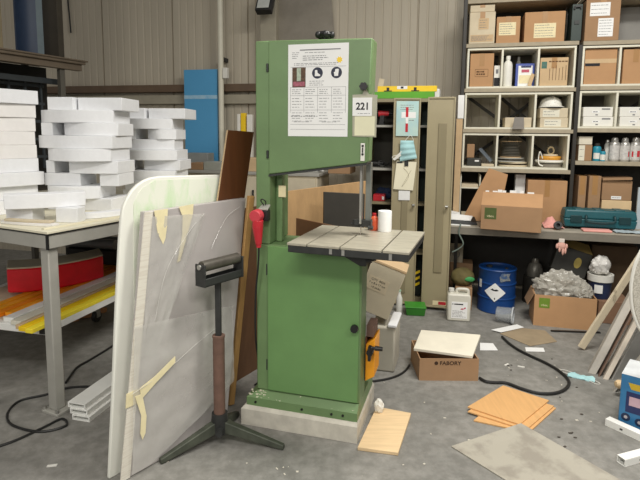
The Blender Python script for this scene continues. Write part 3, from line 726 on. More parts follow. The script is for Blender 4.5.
# low cupboard against the back wall (mostly hidden), blue panel behind it
CUP = Pl(dp(240, 172, 5.2), -14); zc = 1.18
cp = thing('cupboard', 'plain beige cupboard against the back wall behind the saw', 'cupboard', (CUP.P.x, CUP.P.y, 0), -14)
MB().box(-.95, .80, 0, .5, .06, zc-.03).build('carcass', KRAFTG, cp, bevel=.004)
MB().box(-.97, .82, -.02, .52, zc-.03, zc).build('worktop', GREYM, cp, bevel=.004)
for k in range(3): d = MB().box(-.94+.58*k, -.94+.58*k+.565, -.018, -.001, .08, zc-.05).build('door', KRAFTG, cp, bevel=.002); MB().box(-.94+.58*k+.50,-.94+.58*k+.515,-.035,-.0181,.9,1.0).build('handle', DSTEEL, d)
def on_cup(px, v): return CUP.uz(px, 165, v)[0]
def carton_box(name, label, cat, pl, xa, xb, ya, yb, v, dep, z0, mat, group=None, rz=0.0, flat=False, tape=True, lab=None, bevel=.004, top=None, parent_rot=None):
    """xa..xb, ya(top)..yb(bottom) pixel extent of the front; stands at height z0."""
    ym = (ya + yb)/2
    u0, u1 = pl.uz(xa, ym, v)[0], pl.uz(xb, ym, v)[0]
    h = (pl.uz((xa+xb)/2, ya, v)[1] - z0) if top is None else top - z0
    w = u1 - u0
    t = thing(name, label, cat, pl.loc((u0+u1)/2, v, z0), pl.deg + rz, group)
    t['_w'] = w; t['_h'] = h
    MB().box(-w/2, w/2, 0, dep, 0, h).build('body', mat, t, bevel=bevel)
    if tape:
        m = MB(); m.box(-.022, .022, -.0008, -.0001, h*.62, h); m.box(-.022, .022, -.0008, dep, h+.0001, h+.0008); m.build('tape', TAPE, t)
    if lab:
        for (fx0, fx1, fz0, fz1, lm, rows) in lab:
            l = MB().box(-w/2+fx0*w, -w/2+fx1*w, -.0012, -.0003, fz0*h, fz1*h).build('label', lm, t)
            if rows:
                m = MB(); random.seed(int(xa*7+ya)); scribble(m, -w/2+fx0*w+.008, -w/2+fx1*w-.008, fz0*h+.006, fz1*h-.006, rows, -.0012, .004); m.build('printed_text', INK, l)
    return t
carton_box('carton', 'brown carton on the cupboard below the blue panel', 'box', CUP, 188, 203, 163, 176, .04, .22, zc+.0005, KRAFTD, tape=False)
carton_box('metal_box', 'pale grey box right of the brown carton below the blue panel', 'box', CUP, 203.5, 221, 162, 176, .04, .20, zc+.0005, M('pale_grey_box','#a5a69c',.5), tape=False)
carton_box('metal_box', 'small grey box in front of the bottom of the blue panel', 'box', CUP, 186, 208, 153, 162, .30, .15, zc+.0005, M('pale_grey_box2','#8e9290',.5), tape=False)
carton_box('carton', 'tan carton between the dark brown board and the saw column', 'box', CUP, 228, 258, 158, 176, .03, .22, zc+.0005, KRAFTP, tape=False)
carton_box('carton', 'flat brown carton seen through the saw throat', 'box', CUP, 328, 350, 164, 180, .05, .30, zc+.0005, KRAFTD, tape=False)
carton_box('clock_box', 'black box with a white front seen through the saw throat', 'box', CUP, 285, 304, 169, 181, .10, .12, zc+.0005, BLACK, tape=False, lab=[(.15,.5,.25,.75,PAPER,0)])
carton_box('white_panel_box', 'pale grey carton seen through the saw throat', 'box', CUP, 308, 319, 163, 180, .22, .2, zc+.0005, M('pale_box','#c3c3bd',.6), tape=False)
o = MB().beam(CUP.loc(on_cup(321.5,.15),.15,zc+.015), CUP.loc(on_cup(327,.15)+.0,.20,zc+.30), .05, .02).build('white_strip', PAPER); tag(o, 'leaning white strip seen through the saw throat', 'strip')
# white and yellow strips standing on the cupboard
for xa, xb, yt, mt, lb in ((237.5,240.5,114,WHITE,'thin white strip left of the yellow strip behind the dark brown board'),(241,245.5,113,YELLOW,'yellow strip standing on the cupboard behind the dark brown board'),(247,252,114.5,WHITE,'broad white strip right of the yellow strip behind the dark brown board')):
    u0, u1 = on_cup(xa,.3), on_cup(xb,.3); z1 = CUP.uz(xa, yt, .3)[1]
    o = MB().box(u0, u1, 0, .05, zc+.0005, z1).build('standing_strip', mt, None, bevel=.003, loc=CUP.loc(0,.3), rot=(0,0,CUP.a)); tag(o, lb, 'strip')
# blue panel
bv = .565
u0, u1 = CUP.uz(184.5,110,bv)[0], CUP.uz(217.5,110,bv)[0]; z1 = CUP.uz(200,69.5,bv)[1]
bl = thing('acrylic_sheet', 'tall glossy light blue panel standing against the back wall', 'panel', CUP.loc((u0+u1)/2, bv, 0), -14)
w = (u1-u0)/2
MB().box(-w, w, 0, .03, 0, z1).build('panel', BLUEP, bl, bevel=.003)
zz = CUP.uz(200, 97, bv)[1]
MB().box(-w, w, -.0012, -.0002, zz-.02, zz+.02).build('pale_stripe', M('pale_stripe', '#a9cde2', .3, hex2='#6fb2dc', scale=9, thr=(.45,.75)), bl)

# panels behind the saw, seen through its throat
def lean_panel(name, label, cat, mat, A, B, z_a, z_b, th, leanv=(0,0,0), z0=0):
    A, B = Vector((A[0],A[1],z0)), Vector((B[0],B[1],z0)); L = Vector(leanv)
    n = Vector((-(B-A).y, (B-A).x, 0)).normalized()*th
    o = MB().prism([A, B, B+L+Vector((0,0,z_b-z0)), A+L+Vector((0,0,z_a-z0))], n).build(name, mat, None, bevel=.002)
    return tag(o, label, cat)
qa, qb = dp(282, 192, 3.72), dp(366, 181, 3.98)
lean_panel('plywood_sheet', 'large light plywood panel standing behind the saw throat', 'panel', PLY, qa, qb, qa.z, qb.z, .02)
qa, qb = dp(324, 192, 3.62), dp(365, 194, 3.70)
lean_panel('slate_board', 'black slate coloured panel standing behind the saw table', 'panel', SLATE, qa, qb, qa.z, qb.z, .02)
qa, qb = dp(296, 218, 3.46), dp(345, 228, 3.28)
lean_panel('hardboard_offcut', 'small dark brown board behind the left end of the saw table', 'board', M('mid_brown','#7a5636',.7), qa, qb, qa.z, qb.z, .012)

# ================================================================== CARTONS AT THE RIGHT OF THE SAW
g0 = fl(394, 373); GC = Pl(g0, -16)
t = thing('foam_box', 'grey white box on the floor right of the saw under the tilted carton', 'box', g0, -16)
MB().box(-.165, 0, 0, .26, 0, .305).build('body', M('grey_white_box','#b9b4a5',.8,var=.05), t, bevel=.012)
MB().box(-.05, .008, -.006, .265, .3055, .327).build('foam_lid', FOAM, t, bevel=.006)
t = thing('tilted_carton', 'tilted cream carton with printed label leaning beside the saw under the table', 'box', GC.loc(-.055,.02,.345), 0, rot=(0, R(19), R(-14)))
MB().box(-.235, 0, 0, .20, .0, .335).build('body', KRAFTG, t, bevel=.004)
MB().box(-.237, .002, -.002, .202, .3355, .355).build('lid', KRAFTP, t, bevel=.004)
l = MB().box(-.215, -.075, -.0012, -.0003, .155, .245).build('label', KRAFTW, t)
text('CITY  BOX', l, (-.147,-.0013,.225), .020, INKD); text('7 x 8 x 17 cm', l, (-.147,-.0013,.200), .020, INKD); text('10 stuks', l, (-.147,-.0013,.175), .020, INKD)
t = thing('spray_bottle', 'small white bottle standing behind the grey white box', 'bottle', fl(399, 312), 0)
t.scale = (.8, .8, .62)
MB().lathe([(0,0),(.032,0),(.034,.01),(.034,.20),(.020,.25),(.014,.27),(.014,.30),(0,.30)],20).build('body', WHITE, t)
MB().box(-.03,.016,-.012,.012,.30,.33).build('nozzle', M('pale_green_plastic','#a9c9b0',.5), t, bevel=.004)
t = thing('green_tub', 'bright green plastic tub on the floor in front of the cabinet', 'tub', fl(415.5, 316), -6)
t.scale = (.86, 1, 1)
MB().hexa([(-.09,-.0,0),(.09,0,0),(.09,.14,0),(-.09,.14,0),(-.10,-.01,.07),(.10,-.01,.07),(.10,.15,.07),(-.10,.15,.07)]).build('body', M('green_tub','#317a24',.45), t, bevel=.006)
MB().box(-.105,.105,-.014,.154,.0701,.080).build('rim', M('green_tub_rim','#3c8f2c',.45), t, bevel=.003)

# ================================================================== CABINET
CBP = dp(376, 200, 4.74); CB = Pl(CBP, -13)
uR = CB.uz(441, 200)[0]
zcb = CB.uz(400, 98.5)[1]
cab = thing('tool_cabinet', 'beige metal tool cabinet with open doors beside the bandsaw', 'cabinet', (CBP.x, CBP.y, 0), -13)
m = MB(); m.box(-.10,-.08,0,.42,.03,zcb); m.box(uR-.02,uR,0,.42,.03,zcb); m.box(-.0799,uR-.0201,.40,.42,.03,zcb); m.box(-.0799,uR-.0201,0,.3999,.03,.08); m.box(-.0799,uR-.0201,0,.3999,zcb-.03,zcb)
m.build('carcass', BEIGED, cab)
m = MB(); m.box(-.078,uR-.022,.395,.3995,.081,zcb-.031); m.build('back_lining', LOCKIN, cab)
shz = [CB.uz(385, y, .05)[1] for y in (125, 168, 202, 250)]
for z in shz: MB().box(-.079, uR-.021, .03, .394, z-.02, z).build('shelf', GREYM if z > 1.2 else BEIGED, cab)
def door(xa, xb, ya, yb, v, ang, seams, name='door'):
    u0, z0 = CB.uz((xa[1]), yb, v); u1, _ = CB.uz(xb[1], yb, v)
    ut = CB.uz(xa[0], ya, v)[0]; z1 = CB.uz(xa[0], ya, v)[1]
    w = u1 - u0
    d = MB().box(0, w, 0, .022, z0, z1).box(0, .012, -.010, 0, z0, z1).box(w-.012, w, -.010, 0, z0, z1).box(.0121, w-.0121, -.010, 0, z1-.015, z1).box(.0121, w-.0121, -.010, 0, z0, z0+.015).build(name, BEIGE, cab, bevel=.002)
    d.location = (u0, v, 0); d.rotation_euler = (0, 0, R(ang))
    return d, w, z0, z1
d1, w1, za1, zb1 = door((394.5,388.5),(421,414.5), 98, 303, -.06, 8, 0)
m = MB(); m.box(w1*.38, w1*.62, -.008, -.0001, .12, 1.42); m.build('door_rib', BEIGED, d1, bevel=.002)
m = MB().cyl((w1-.035,0,.0),(w1-.035,-.04,.0),.008).cyl((w1-.035,-.035,0),(w1-.055,-.042,0),.010); h = m.build('handle', BSTEEL, d1); h.location = (0,0,CB.uz(412,205,-.06)[1])
d2, w2, za2, zb2 = door((430,421),(460,447.5), 97, 306, -.10, -2, 0)
m = MB(); m.box(w2*.42, w2*.72, -.009, -.0001, CB.uz(435,272,-.1)[1], 1.66); m.build('door_rib', BEIGED, d2, bevel=.002)
m = MB().cyl((w2-.035,0,.0),(w2-.035,-.04,.0),.008).cyl((w2-.035,-.035,0),(w2-.055,-.042,0),.010); h = m.build('handle', BSTEEL, d2); h.location = (0,0,CB.uz(445,206,-.1)[1])
st = MB().box(.10,.22,-.0016,-.0002,za2+.022,za2+.062).build('sticker', LABEL, d2); MB().box(.15,.215,-.0022,-.0017,za2+.028,za2+.056).build('red_mark', RED, st)
# hazard striping at the foot of the cabinet opening
m = MB()
uh = CB.uz(417, 295, .01)[0]
for k in range(3): m.prism([(uh-.09,-.001,.14+.055*k),(uh+.02,-.001,.20+.055*k),(uh+.02,-.001,.225+.055*k),(uh-.09,-.001,.165+.055*k)], (0,-.002,0))
m.build('hazard_stripe', YELLOW, cab)
MB().box(uh-.10,uh+.03,.0,.012,.09,.34).build('stripe_panel', BLACK, cab)
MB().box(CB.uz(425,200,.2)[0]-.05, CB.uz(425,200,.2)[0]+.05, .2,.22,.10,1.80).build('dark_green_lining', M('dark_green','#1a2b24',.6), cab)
# things pinned on the left door (door frame: u along the door, -y outward)
DM = Matrix.Translation(CB.loc(d1.location.x, d1.location.y, 0)) @ Matrix.Rotation(CB.a + R(8), 4, 'Z')
def on_door(name, label, cat, px, py):
    pass
def dz(y): return CB.uz(408, y, -.07)[1]
ch = thing('thermometer_card', 'pale blue card with a red and white strip on the left cabinet door', 'card', DM @ Vector((w1*.5,-.0115,0)), CB.deg+8)
MB().box(-w1*.40, w1*.42, -.002, 0, dz(136), dz(101)).build('card', M('pale_blue_card','#a8cdd2',.6,hex2='#c5dccf',scale=7), ch)
m = MB(); m.box(-.012,.010,-.0045,-.0022,dz(132),dz(123.5)); m.box(-.012,.010,-.0045,-.0022,dz(117),dz(107)); m.build('red_strip', RED, ch)
MB().box(-.012,.010,-.0045,-.0022,dz(123.4),dz(117.1)).build('white_strip', PAPER, ch)
MB().box(-.05,.075,-.0032,-.0021,dz(118),dz(112)).build('pale_panel', PAPER, ch)
m = MB(); scribble(m,-.06,.07,dz(110.5),dz(104),3,-.0021,.004); scribble(m,.015,.075,dz(122),dz(118.5),1,-.0021,.006); m.build('printed_text', INK, ch)
# mask
mk = thing('face_mask', 'pale blue disposable face mask hanging on the left cabinet door', 'mask', DM @ Vector((w1*.55,-.03,0)), CB.deg+8)
zt_, zb_ = dz(140.5), dz(159.5)
def fm(i, j):
    x = -.085 + .15*i + .02*(1-j); zz = zb_ + (zt_-zb_)*j + .03*(i-.6)*(1-j)
    return (x*(1-.25*j), -.028*math.sin(PI*i)*math.sin(PI*min(1,j*.9+.1)) - .004*math.sin(j*22), zz)
MB().surf(fm, 14, 20, (0,.003,0)).build('mask_body', MASKB, mk)
m = MB(); m.tube([(.05,0,zt_),(.02,-.005,zt_+.045),(-.03,0,zt_-.01)], .0025); m.tube([(-.06,0,zb_+.04),(-.12,-.004,zb_+.03),(-.13,-.004,zb_+.012),(-.07,0,zb_+.01)], .0025); m.build('ear_loop', WHITE, mk)
MB().prism([(-.13,-.006,zb_+.0),(-.055,-.006,zb_+.075),(-.035,-.006,zb_+.05),(-.11,-.006,zb_-.01)],(0,.002,0)).build('white_flap', WHITE, mk)
cl = thing('clipboard', 'cream paper pad hanging below the mask on the left cabinet door', 'paper pad', DM @ Vector((w1*.5,-.0115,0)), CB.deg+8)
MB().prism([(-w1*.44,0,dz(189.5)),(w1*.30,0,dz(190.5)),(w1*.40,0,dz(162)),(-w1*.34,0,dz(161))], (0,-.008,0)).build('pad', M('cream_pad','#ece6cc',.7,var=.03), cl)
MB().box(-w1*.33,-w1*.12,-.010,-.0082,dz(163.3),dz(161.6)).box(-.012,.022,-.016,-.0082,dz(166),dz(159)).build('clip', DSTEEL, cl)
m = MB(); m.tube([(-.02,-.0095,dz(168)),(.03,-.0095,dz(176)),(-.03,-.0095,dz(187)),(.05,-.0095,dz(170))], .0015, 5); m.build('string', M('string','#a79f86',.8), cl)
o = MB().box(-.055,.045,-.0012,0,dz(200.5),dz(191)).build('note_sheet', PAPER, None, loc=DM @ Vector((w1*.5,-.0112,0)), rot=(0,0,CB.a+R(8))); tag(o, 'small white note below the paper pad on the left cabinet door', 'note')
# things inside the cabinet
def in_cab(px, v): return CB.uz(px, 190, v)[0]
def shelf_thing(name, label, cat, px, v, z): return thing(name, label, cat, CB.loc(in_cab(px, v), v, z), CB.deg)
t = shelf_thing('parts_box', 'red plastic box with pale end on the lower cabinet shelf', 'box', 379, .10, shz[2]+.0005)
MB().box(-.055,.055,0,.12,0,.06).build('body', RED, t, bevel=.004); MB().box(.03,.05,-.002,-.0001,.015,.045).build('label', PAPER, t)
t = shelf_thing('tool_roll', 'dark blue cloth bundle behind the red box in the cabinet', 'bundle', 384, .31, shz[2]+.0005)
MB().blob((0,0,.05),(.08,.035,.055),.25,4,3,flat=-.05).build('cloth', M('navy_cloth','#2a3a5c',.8), t)
t = shelf_thing('drill', 'red and black power drill on the upper cabinet shelf', 'drill', 383, .12, shz[0]+.006)
MB().cyl((-.06,0,.10),(.04,0,.10),.028,.022,n=16).build('motor', RED, t, bevel=.004)
MB().cyl((.04,0,.10),(.075,0,.10),.016,.010,n=12).beam((-.03,0,.0),(-.02,0,.09),.035,.04,(1,0,0)).build('grip', BLACK, t)
m = MB(); m.tube([(0,0,0),(.02,-.01,.03),(-.03,.01,.055),(-.05,0,.02),(.03,0,.012),(.05,.01,.04)], .006)
tag(m.build('cable_bundle', CABLE, None, loc=CB.loc(in_cab(383,.12), .12, shz[1]+.008)), 'coil of black cable on the middle cabinet shelf', 'cable')
t = shelf_thing('angle_grinder', 'dark hand tool lying on the middle cabinet shelf', 'hand tool', 377, .22, shz[1]+.0005)
MB().cyl((-.06,0,.03),(.06,0,.03),.028,n=14).build('body', BLACK, t, bevel=.004); MB().cyl((.06,0,.005),(.06,0,.012),.04,n=20).build('disc', BSTEEL, t)
# white paper and level on top
t = thing('green_profile', 'bright green flat bar lying along the front of the cabinet top', 'bar', CB.loc(0, 0, zcb+.0005), CB.deg)
ua, ub = CB.uz(374, 95, .0)[0], CB.uz(434.5, 95, .0)[0]
hg = CB.uz(400, 91.7)[1] - zcb
MB().box(ua, ub, .0, .06, 0, hg).build('bar', BRIGHTG, t, bevel=.002)
MB().box(ua-.002, ua-.0001, .003, .057, .003, hg-.003).box(ub+.0001, ub+.002, .003, .057, .003, hg-.003).build('end_cap', BLACK, t)
lv = thing('spirit_level', 'yellow spirit level lying on the green bar on top of the cabinet', 'spirit level', CB.loc(0, .01, zcb+hg+.001), CB.deg)
la, lb2 = CB.uz(377.5, 89, .01)[0], CB.uz(437, 89, .01)[0]; hl = CB.uz(405, 86.0, .01)[1] - CB.uz(405, 91.7, .01)[1]
lbar = MB().box(la, lb2, 0, .03, 0, hl).build('body', YELLOW, lv, bevel=.002)
for f in (.18, .64):
    fx = la + (lb2-la)*f
    MB().box(fx-.035, fx+.035, -.0015, -.0001, hl*.05, hl*.22).box(fx-.012, fx+.012, -.0015,-.0001,hl*.22,hl*.75).build('handle_slot', BLACK, lv)
fx = la + (lb2-la)*.42
v_ = MB().box(fx-.045, fx+.045, -.0015,-.0001, hl*.45, hl*1.0).build('vial_window', PAPER, lv); MB().box(fx-.012,fx+.012,-.0022,-.0016,hl*.55,hl*.9).build('vial', BLACK, v_)
wq = CB.uz(424, 84, .2)
o = MB().prism([(-.13,0,0),(.14,-.02,0),(.15,.16,0),(-.12,.17,0)], (0,0,.095)).build('paper_stack', PAPER, None, bevel=.004, loc=CB.loc(wq[0], .18, zcb+.001), rot=(0,0,CB.a)); tag(o, 'white paper stack on the cabinet top behind the spirit level', 'paper stack')
wq = CB.uz(379, 84, .1)
o = MB().beam(CB.loc(CB.uz(378,90,.25)[0],.25,zcb+.008), CB.loc(CB.uz(382,75,.25)[0],.25,zcb+.20), .05, .012, (0,1,0)).build('card_strip', KRAFTW); tag(o, 'pale card strip standing up on the cabinet top next to the saw head', 'card')

# ================================================================== SHELVING RACK
SHP = dp(520, 150, 4.72); SH = Pl(SHP, -14)
def su(px, py, v=0.0): return SH.uz(px, py, v)[0]
def sz(py, px=520, v=0.0): return SH.uz(px, py, v)[1]
UL, UM, UR = su(464.8, 120), su(575, 100), su(690, 100)
ZA, ZB, ZC, ZD = sz(42.5), sz(88), sz(129.3), sz(169.2)        # board tops, left bay
ZA2, ZB2, ZC2, ZD2 = sz(40.8, 600), sz(86, 600), sz(128.5, 600), sz(161.5, 600)
BTH = .034
rack = thing('shelving_rack', 'tall two bay shelving rack behind the workbench at the right', 'shelving', (SHP.x, SHP.y, 0), -14)
DKUP = M('dark_upright', '#2f2c27', .5, var=.15)
for u in (UL-.046, UM+.004, UR):
    for v in (.0, .40):
        MB().box(u, u+.03, v, v+.035, 0, 3.0 if u != UM+.004 else ZA-BTH-.0).build('upright', DKUP, rack, bevel=.002)
for z in (ZA, ZB, ZC, ZD, .77): MB().box(UL-.0155, UM+.003, -.004, .43, z-BTH, z).build('shelf_board', BOARDM, rack, bevel=.002)
for z in (ZA2, ZB2, ZC2, ZD2, .77): MB().box(UM+.036, UR-.001, -.004, .43, z-BTH, z).build('shelf_board', BOARDM, rack, bevel=.002)
ztop = sz(-.5, 560)
MB().box(UL-.0155, UM+.003, -.004, .43, ztop, ztop+.035).build('shelf_board', BOARDM, rack, bevel=.002)
MB().box(UM+.036, UR-.001, -.004, .43, ztop, ztop+.035).build('shelf_board', BOARDM, rack, bevel=.002)
def brace(ua, ub, za, zb):
    m = MB(); m.beam((ua,.445,za),(ub,.445,zb),.03,.006,(0,1,0)); m.beam((ua,.452,zb),(ub,.452,za),.03,.006,(0,1,0))
    c = Vector(((ua+ub)/2,.436,(za+zb)/2)); m.cyl(c, c+Vector((0,-.008,0)), .014, n=12)
    m.build('brace', DKUP, rack)
brace(UL+.02, UM-.02, sz(165), sz(92)); brace(UL+.34, UL+.68, ZC+.03, ZB-.05); brace(UM+.36, UM+.72, ZC2+.03, ZB2-.05)
# dark backing behind the top shelf and the open right shelf
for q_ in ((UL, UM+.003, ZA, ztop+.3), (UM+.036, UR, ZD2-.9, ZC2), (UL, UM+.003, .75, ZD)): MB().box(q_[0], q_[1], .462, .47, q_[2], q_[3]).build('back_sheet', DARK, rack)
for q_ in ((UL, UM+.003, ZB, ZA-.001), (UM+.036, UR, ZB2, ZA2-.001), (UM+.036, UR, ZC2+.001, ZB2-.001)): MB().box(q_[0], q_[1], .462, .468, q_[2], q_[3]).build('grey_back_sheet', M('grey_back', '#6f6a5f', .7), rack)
def cubby(label, u0, u1, zb, zt, n, dep=.38, th=.017, div=None):
    t = thing('cubby_unit', label, 'cubby shelf', SH.loc(0,0,zb), -14, None)
    h = zt - zb
    m = MB(); m.box(u0,u1,.004,dep,.0005,th); m.box(u0,u1,.004,dep,h-th,h); m.box(u0,u0+th,.004,dep,th,h-th); m.box(u1-th,u1,.004,dep,th,h-th)
    m.build('case', FRAMEW, t, bevel=.0015)
    for k in range(1, n):
        uu = div[k-1] if div else u0 + (u1-u0)*k/n; MB().box(uu-th/2, uu+th/2, .005, dep, th+.0002, h-th-.0002).build('divider', FRAMEW, t)
    return t
CT = .0175
cubby('cream three-cell cubby unit holding the tall carton and white bottle, upper row', UL, UM-.012, ZB, ZA-BTH-.006, 3)
cubby('cream three-cell cubby unit with the white helmet, middle row', UL-.006, UM-.016, ZC, ZB-BTH-.006, 3)
cubby('cream three-cell cubby unit with wire spools, lowest row', UL-.010, UM-.020, ZD, ZC-BTH-.006, 3)
cubby('cream cubby unit with two brown cartons at the right, upper row', UM+.037, UR-.003, ZB2, ZA2-BTH-.006, 3, div=(su(620,65), su(658,65)))
cubby('cream cubby unit with stacked white cartons at the right, middle row', UM+.037, UR-.003, ZC2, ZB2-BTH-.006, 3, div=(su(617,105), su(655,105)))

def sbox(name, label, xa, xb, ya, yb, v, dep, z0, mat, **k): return carton_box(name, label, k.pop('cat', 'box'), SH, xa, xb, ya, yb, v, dep, z0, mat, **k)
e = .0006
# top shelf
sbox('carton', 'tall faded carton at the left end of the top shelf, lower of two', 469.5, 495, 12, 46, .0, .30, ZA+e, KRAFTW, lab=[(.35,.75,.45,.8,KRAFTP,4),(.05,.95,.06,.28,KRAFTP,5)])
sbox('carton', 'faded carton on top of the tall carton at the left end of the top shelf', 470.5, 495, 5, 11.5, .01, .28, sz(11.7, 482)+e, KRAFTW, top=None)
sbox('carton', 'small brown carton with cream label on the top shelf beside the tall faded carton', 496.5, 520, 16.5, 44, .02, .26, ZA+e, KRAFT, lab=[(.10,.82,.30,.78,LABEL,5)])
sbox('carton', 'large brown carton with cream label on the top shelf', 524.5, 565, 11.5, 43, .02, .32, ZA+e, KRAFT, lab=[(.24,.78,.14,.62,LABEL,5)])
o = MB().blob((0,0,.16),(.014,.09,.16),.10,5,4,flat=-.158).build('plastic_bag', M('dark_bag','#55524c',.3,var=.3), None, loc=SH.loc(su(568,28,0)+.010, .20, ZA+e), rot=(0,0,SH.a)); tag(o, 'dark plastic bag behind the large carton on the top shelf', 'bag')
t = sbox('case', 'narrow dark green case standing on the top shelf beside the dark bag', 571.5, 582, 4, 42, .0, .30, ZA+e, M('dark_green_case','#2c3a35',.45), tape=False, cat='case')
w, h = t['_w'], t['_h']; MB().box(-.025,.025,-.018,-.0005,h*.90,h*.94).box(-.03,-.02,-.018,-.0005,h*.86,h*.94).box(.02,.03,-.018,-.0005,h*.86,h*.94).build('handle', BLACK, t); MB().box(-.02,.02,-.006,-.0005,h*.45,h*.55).build('latch', DSTEEL, t)
sbox('carton', 'tall brown carton with two white labels on the top shelf of the right bay', 585.5, 620, -1, 39.5, .0, .30, ZA2+e, KRAFTD, lab=[(.12,.70,.60,.92,PAPER,3),(.38,.82,.10,.54,PAPER,6)])
o = MB().box(-.25,.25,0,.02,0,.33).build('grey_board', GREYB, None, loc=SH.loc(su(640,20,.3), .30, ZA2+e), rot=(0,0,SH.a)); tag(o, 'grey panel at the back of the top shelf behind the tall labelled carton', 'panel')
# upper cubbies, left
zB = ZB + CT + e
t = sbox('carton', 'tall brown carton in the left cell of the upper cubby row', 470, 493.5, 53.5, 86, .03, .28, zB, KRAFT)
m = MB(); w, h = t['_w'], t['_h']
for z_a, z_b in ((.30,.31),(.52,.53)): m.box(-w*.28, w*.28, -.0008, -.0001, h*z_a, h*z_b)
for x_a in (-.28,.268): m.box(w*x_a, w*(x_a+.012), -.0008, -.0001, h*.31, h*.52)
random.seed(2); scribble(m, -w*.22, w*.26, h*.34, h*.49, 2, -.0001, .014); m.build('printed_stamp', M('brown_ink','#5d4025',.8), t)
t = sbox('small_carton', 'small white and black carton beside the tall carton in the upper cubby row', 493.9, 500, 65.5, 85.5, .05, .10, zB, WHITE, tape=False, lab=[(.05,.95,.03,.42,INKD,0),(.3,.7,.62,.82,INK,0)])
def bottle(label, px, ytop, v, z0, r, mat, capmat, body_top=.72, neck=.35, group=None, cat='bottle', lab=None, name='bottle'):
    h = SH.uz(px, ytop, v)[1] - z0
    t = thing(name, label, cat, SH.loc(su(px, (ytop), v), v, z0), -14, group)
    MB().lathe([(0,0),(r*.95,0),(r,.006),(r,h*body_top),(r*.85,h*(body_top+.08)),(r*neck,h*(body_top+.15)),(r*neck,h*.90),(0,h*.90)], 24).build('body', mat, t)
    MB().lathe([(0,h*.885),(r*(neck+.07),h*.885),(r*(neck+.07),h*.995),(r*neck*.9,h),(0,h)], 16).build('cap', capmat, t)
    if lab:
        for la_, z_a, z_b in lab: MB().lathe([(r*1.01,h*z_a),(r*1.015,h*z_a+.001),(r*1.015,h*z_b-.001),(r*1.01,h*z_b)], 24).build('label', la_, t)
    return t
bottle('white plastic bottle in the middle cell of the upper cubby row', 508.5, 56, .08, zB, .040, WHITE, WHITE, .70, .42)
bottle('thin pale bottle behind the white panel in the upper cubby row', 519, 57, .22, zB, .022, M('pale_grey_plastic','#b9b8b0',.4), M('pale_grey_plastic','#b9b8b0',.4), .75, .5)
t = sbox('folder_box', 'white and blue ring binder box in the middle cell of the upper cubby row', 515.5, 534.3, 63.5, 85.5, .10, .05, zB, M('violet_blue','#4a5aa5',.5), tape=False, cat='binder')
w, h = t['_w'], t['_h']; m_ = MB().box(-w/2+.022, w/2-.018, -.004, -.0004, .0, h-.02).build('white_front', PAPER, t); MB().box(-w/2+.045,w/2-.03,-.006,-.0041,h*.82,h*.90).build('blue_band', M('dark_blue_print','#26305e',.6), m_); MB().box(-.03,.035,-.006,-.0041,h*.62,h*.74).build('red_print', M('red_print','#c0566a',.6), m_)
MB().box(-.05,.05,-.006,-.0041,h*.15,h*.5).build('cream_print', LABEL, m_)
o = MB().beam(SH.loc(su(529,84,.06), .05, zB+.004), SH.loc(su(533.5,70,.06), .06, zB+.11), .03, .008, (0,1,0)).build('card_strip', KRAFTP); tag(o, 'tan card strip leaning on the binder box in the upper cubby row', 'card')
t = sbox('carton', 'tan carton with a green label in the right cell of the upper cubby row', 540, 568, 57.5, 84, .03, .26, zB, KRAFTP, lab=[(.05,.24,.62,.86,M('teal_label','#3f6b5e',.6),1)])
m = MB(); w, h = t['_w'], t['_h']
for k in range(6): xx = -w*.16 + k*w*.115; m.box(xx, xx+.004, -.0012, -.0003, h*.2, h*(.62+.05*(k%3))); m.box(xx-.008,xx+.012,-.0012,-.0003,h*.84,h*.88)
m.build('printed_marks', M('brown_ink','#5d4025',.8), t)
# upper cubbies, right
zB2 = ZB2 + CT + e
t = sbox('carton', 'big brown carton with black printed band in the right bay upper cubby row', 584.5, 616.5, 49, 83, .03, .28, zB2, KRAFT, tape=False)
w, h = t['_w'], t['_h']; MB().box(-w/2+.002, w/2-.002, -.0012, -.0003, h*.60, h*.72).build('paper_band', KRAFTP, t); MB().box(-w/2+.004, -w*.02, -.0022, -.0013, h*.52, h*.60).build('black_band', INKD, t)
sbox('carton', 'brown carton at the right photo edge in the upper cubby row', 623, 648, 49, 82, .03, .28, zB2, KRAFT)
# middle cubbies
zC = ZC + CT + e
t = sbox('flat_carton', 'flat faded white carton in the middle cell of the helmet row', 505, 531.5, 117.5, 127, .03, .26, zC, KRAFTW, tape=False)
o = MB().prism([(-.045,-.02,0),(.055,-.02,0),(.050,.003,.105),(-.028,.003,.105)], (0,.006,0)).build('grey_card', M('grey_card','#77716a',.6), None, loc=SH.loc(su(517,127,.0), -.03, ZC+.0015), rot=(R(2),0,SH.a)); tag(o, 'grey card propped against the flat faded carton in the helmet row', 'card')
za_ = zC + (sz(117.8, 553, .03) - zC)
t = sbox('flat_carton', 'faded white carton with small print, lower of two under the white helmet', 540, 568, 118, 127, .03, .26, zC, KRAFTW, tape=False, lab=[(.15,.75,.1,.85,FRAMEW,2)])
zc2 = zC + t['_h'] + e
t = sbox('flat_carton', 'faded white carton directly under the white helmet', 540, 568, 108, 117.5, .03, .26, zc2, KRAFTW, tape=False, lab=[(.1,.7,.1,.85,FRAMEW,2)])
zh = zc2 + t['_h'] + e
hh = thing('hard_hat', 'white hard hat on two flat cartons in the middle cubby row', 'hard hat', SH.loc(su(551,100,.14), .15, zh), -14+12)
hh.scale = (.86, .86, 1)
hz = sz(94.2, 551, .14) - zh
hz = min(hz, ZB-BTH-.032-zh)
m = MB(); n = 32
prof = [(1.0,0.012),(.985,.25),(.93,.48),(.82,.68),(.62,.85),(.36,.96),(.12,1.0),(0,1.0)]
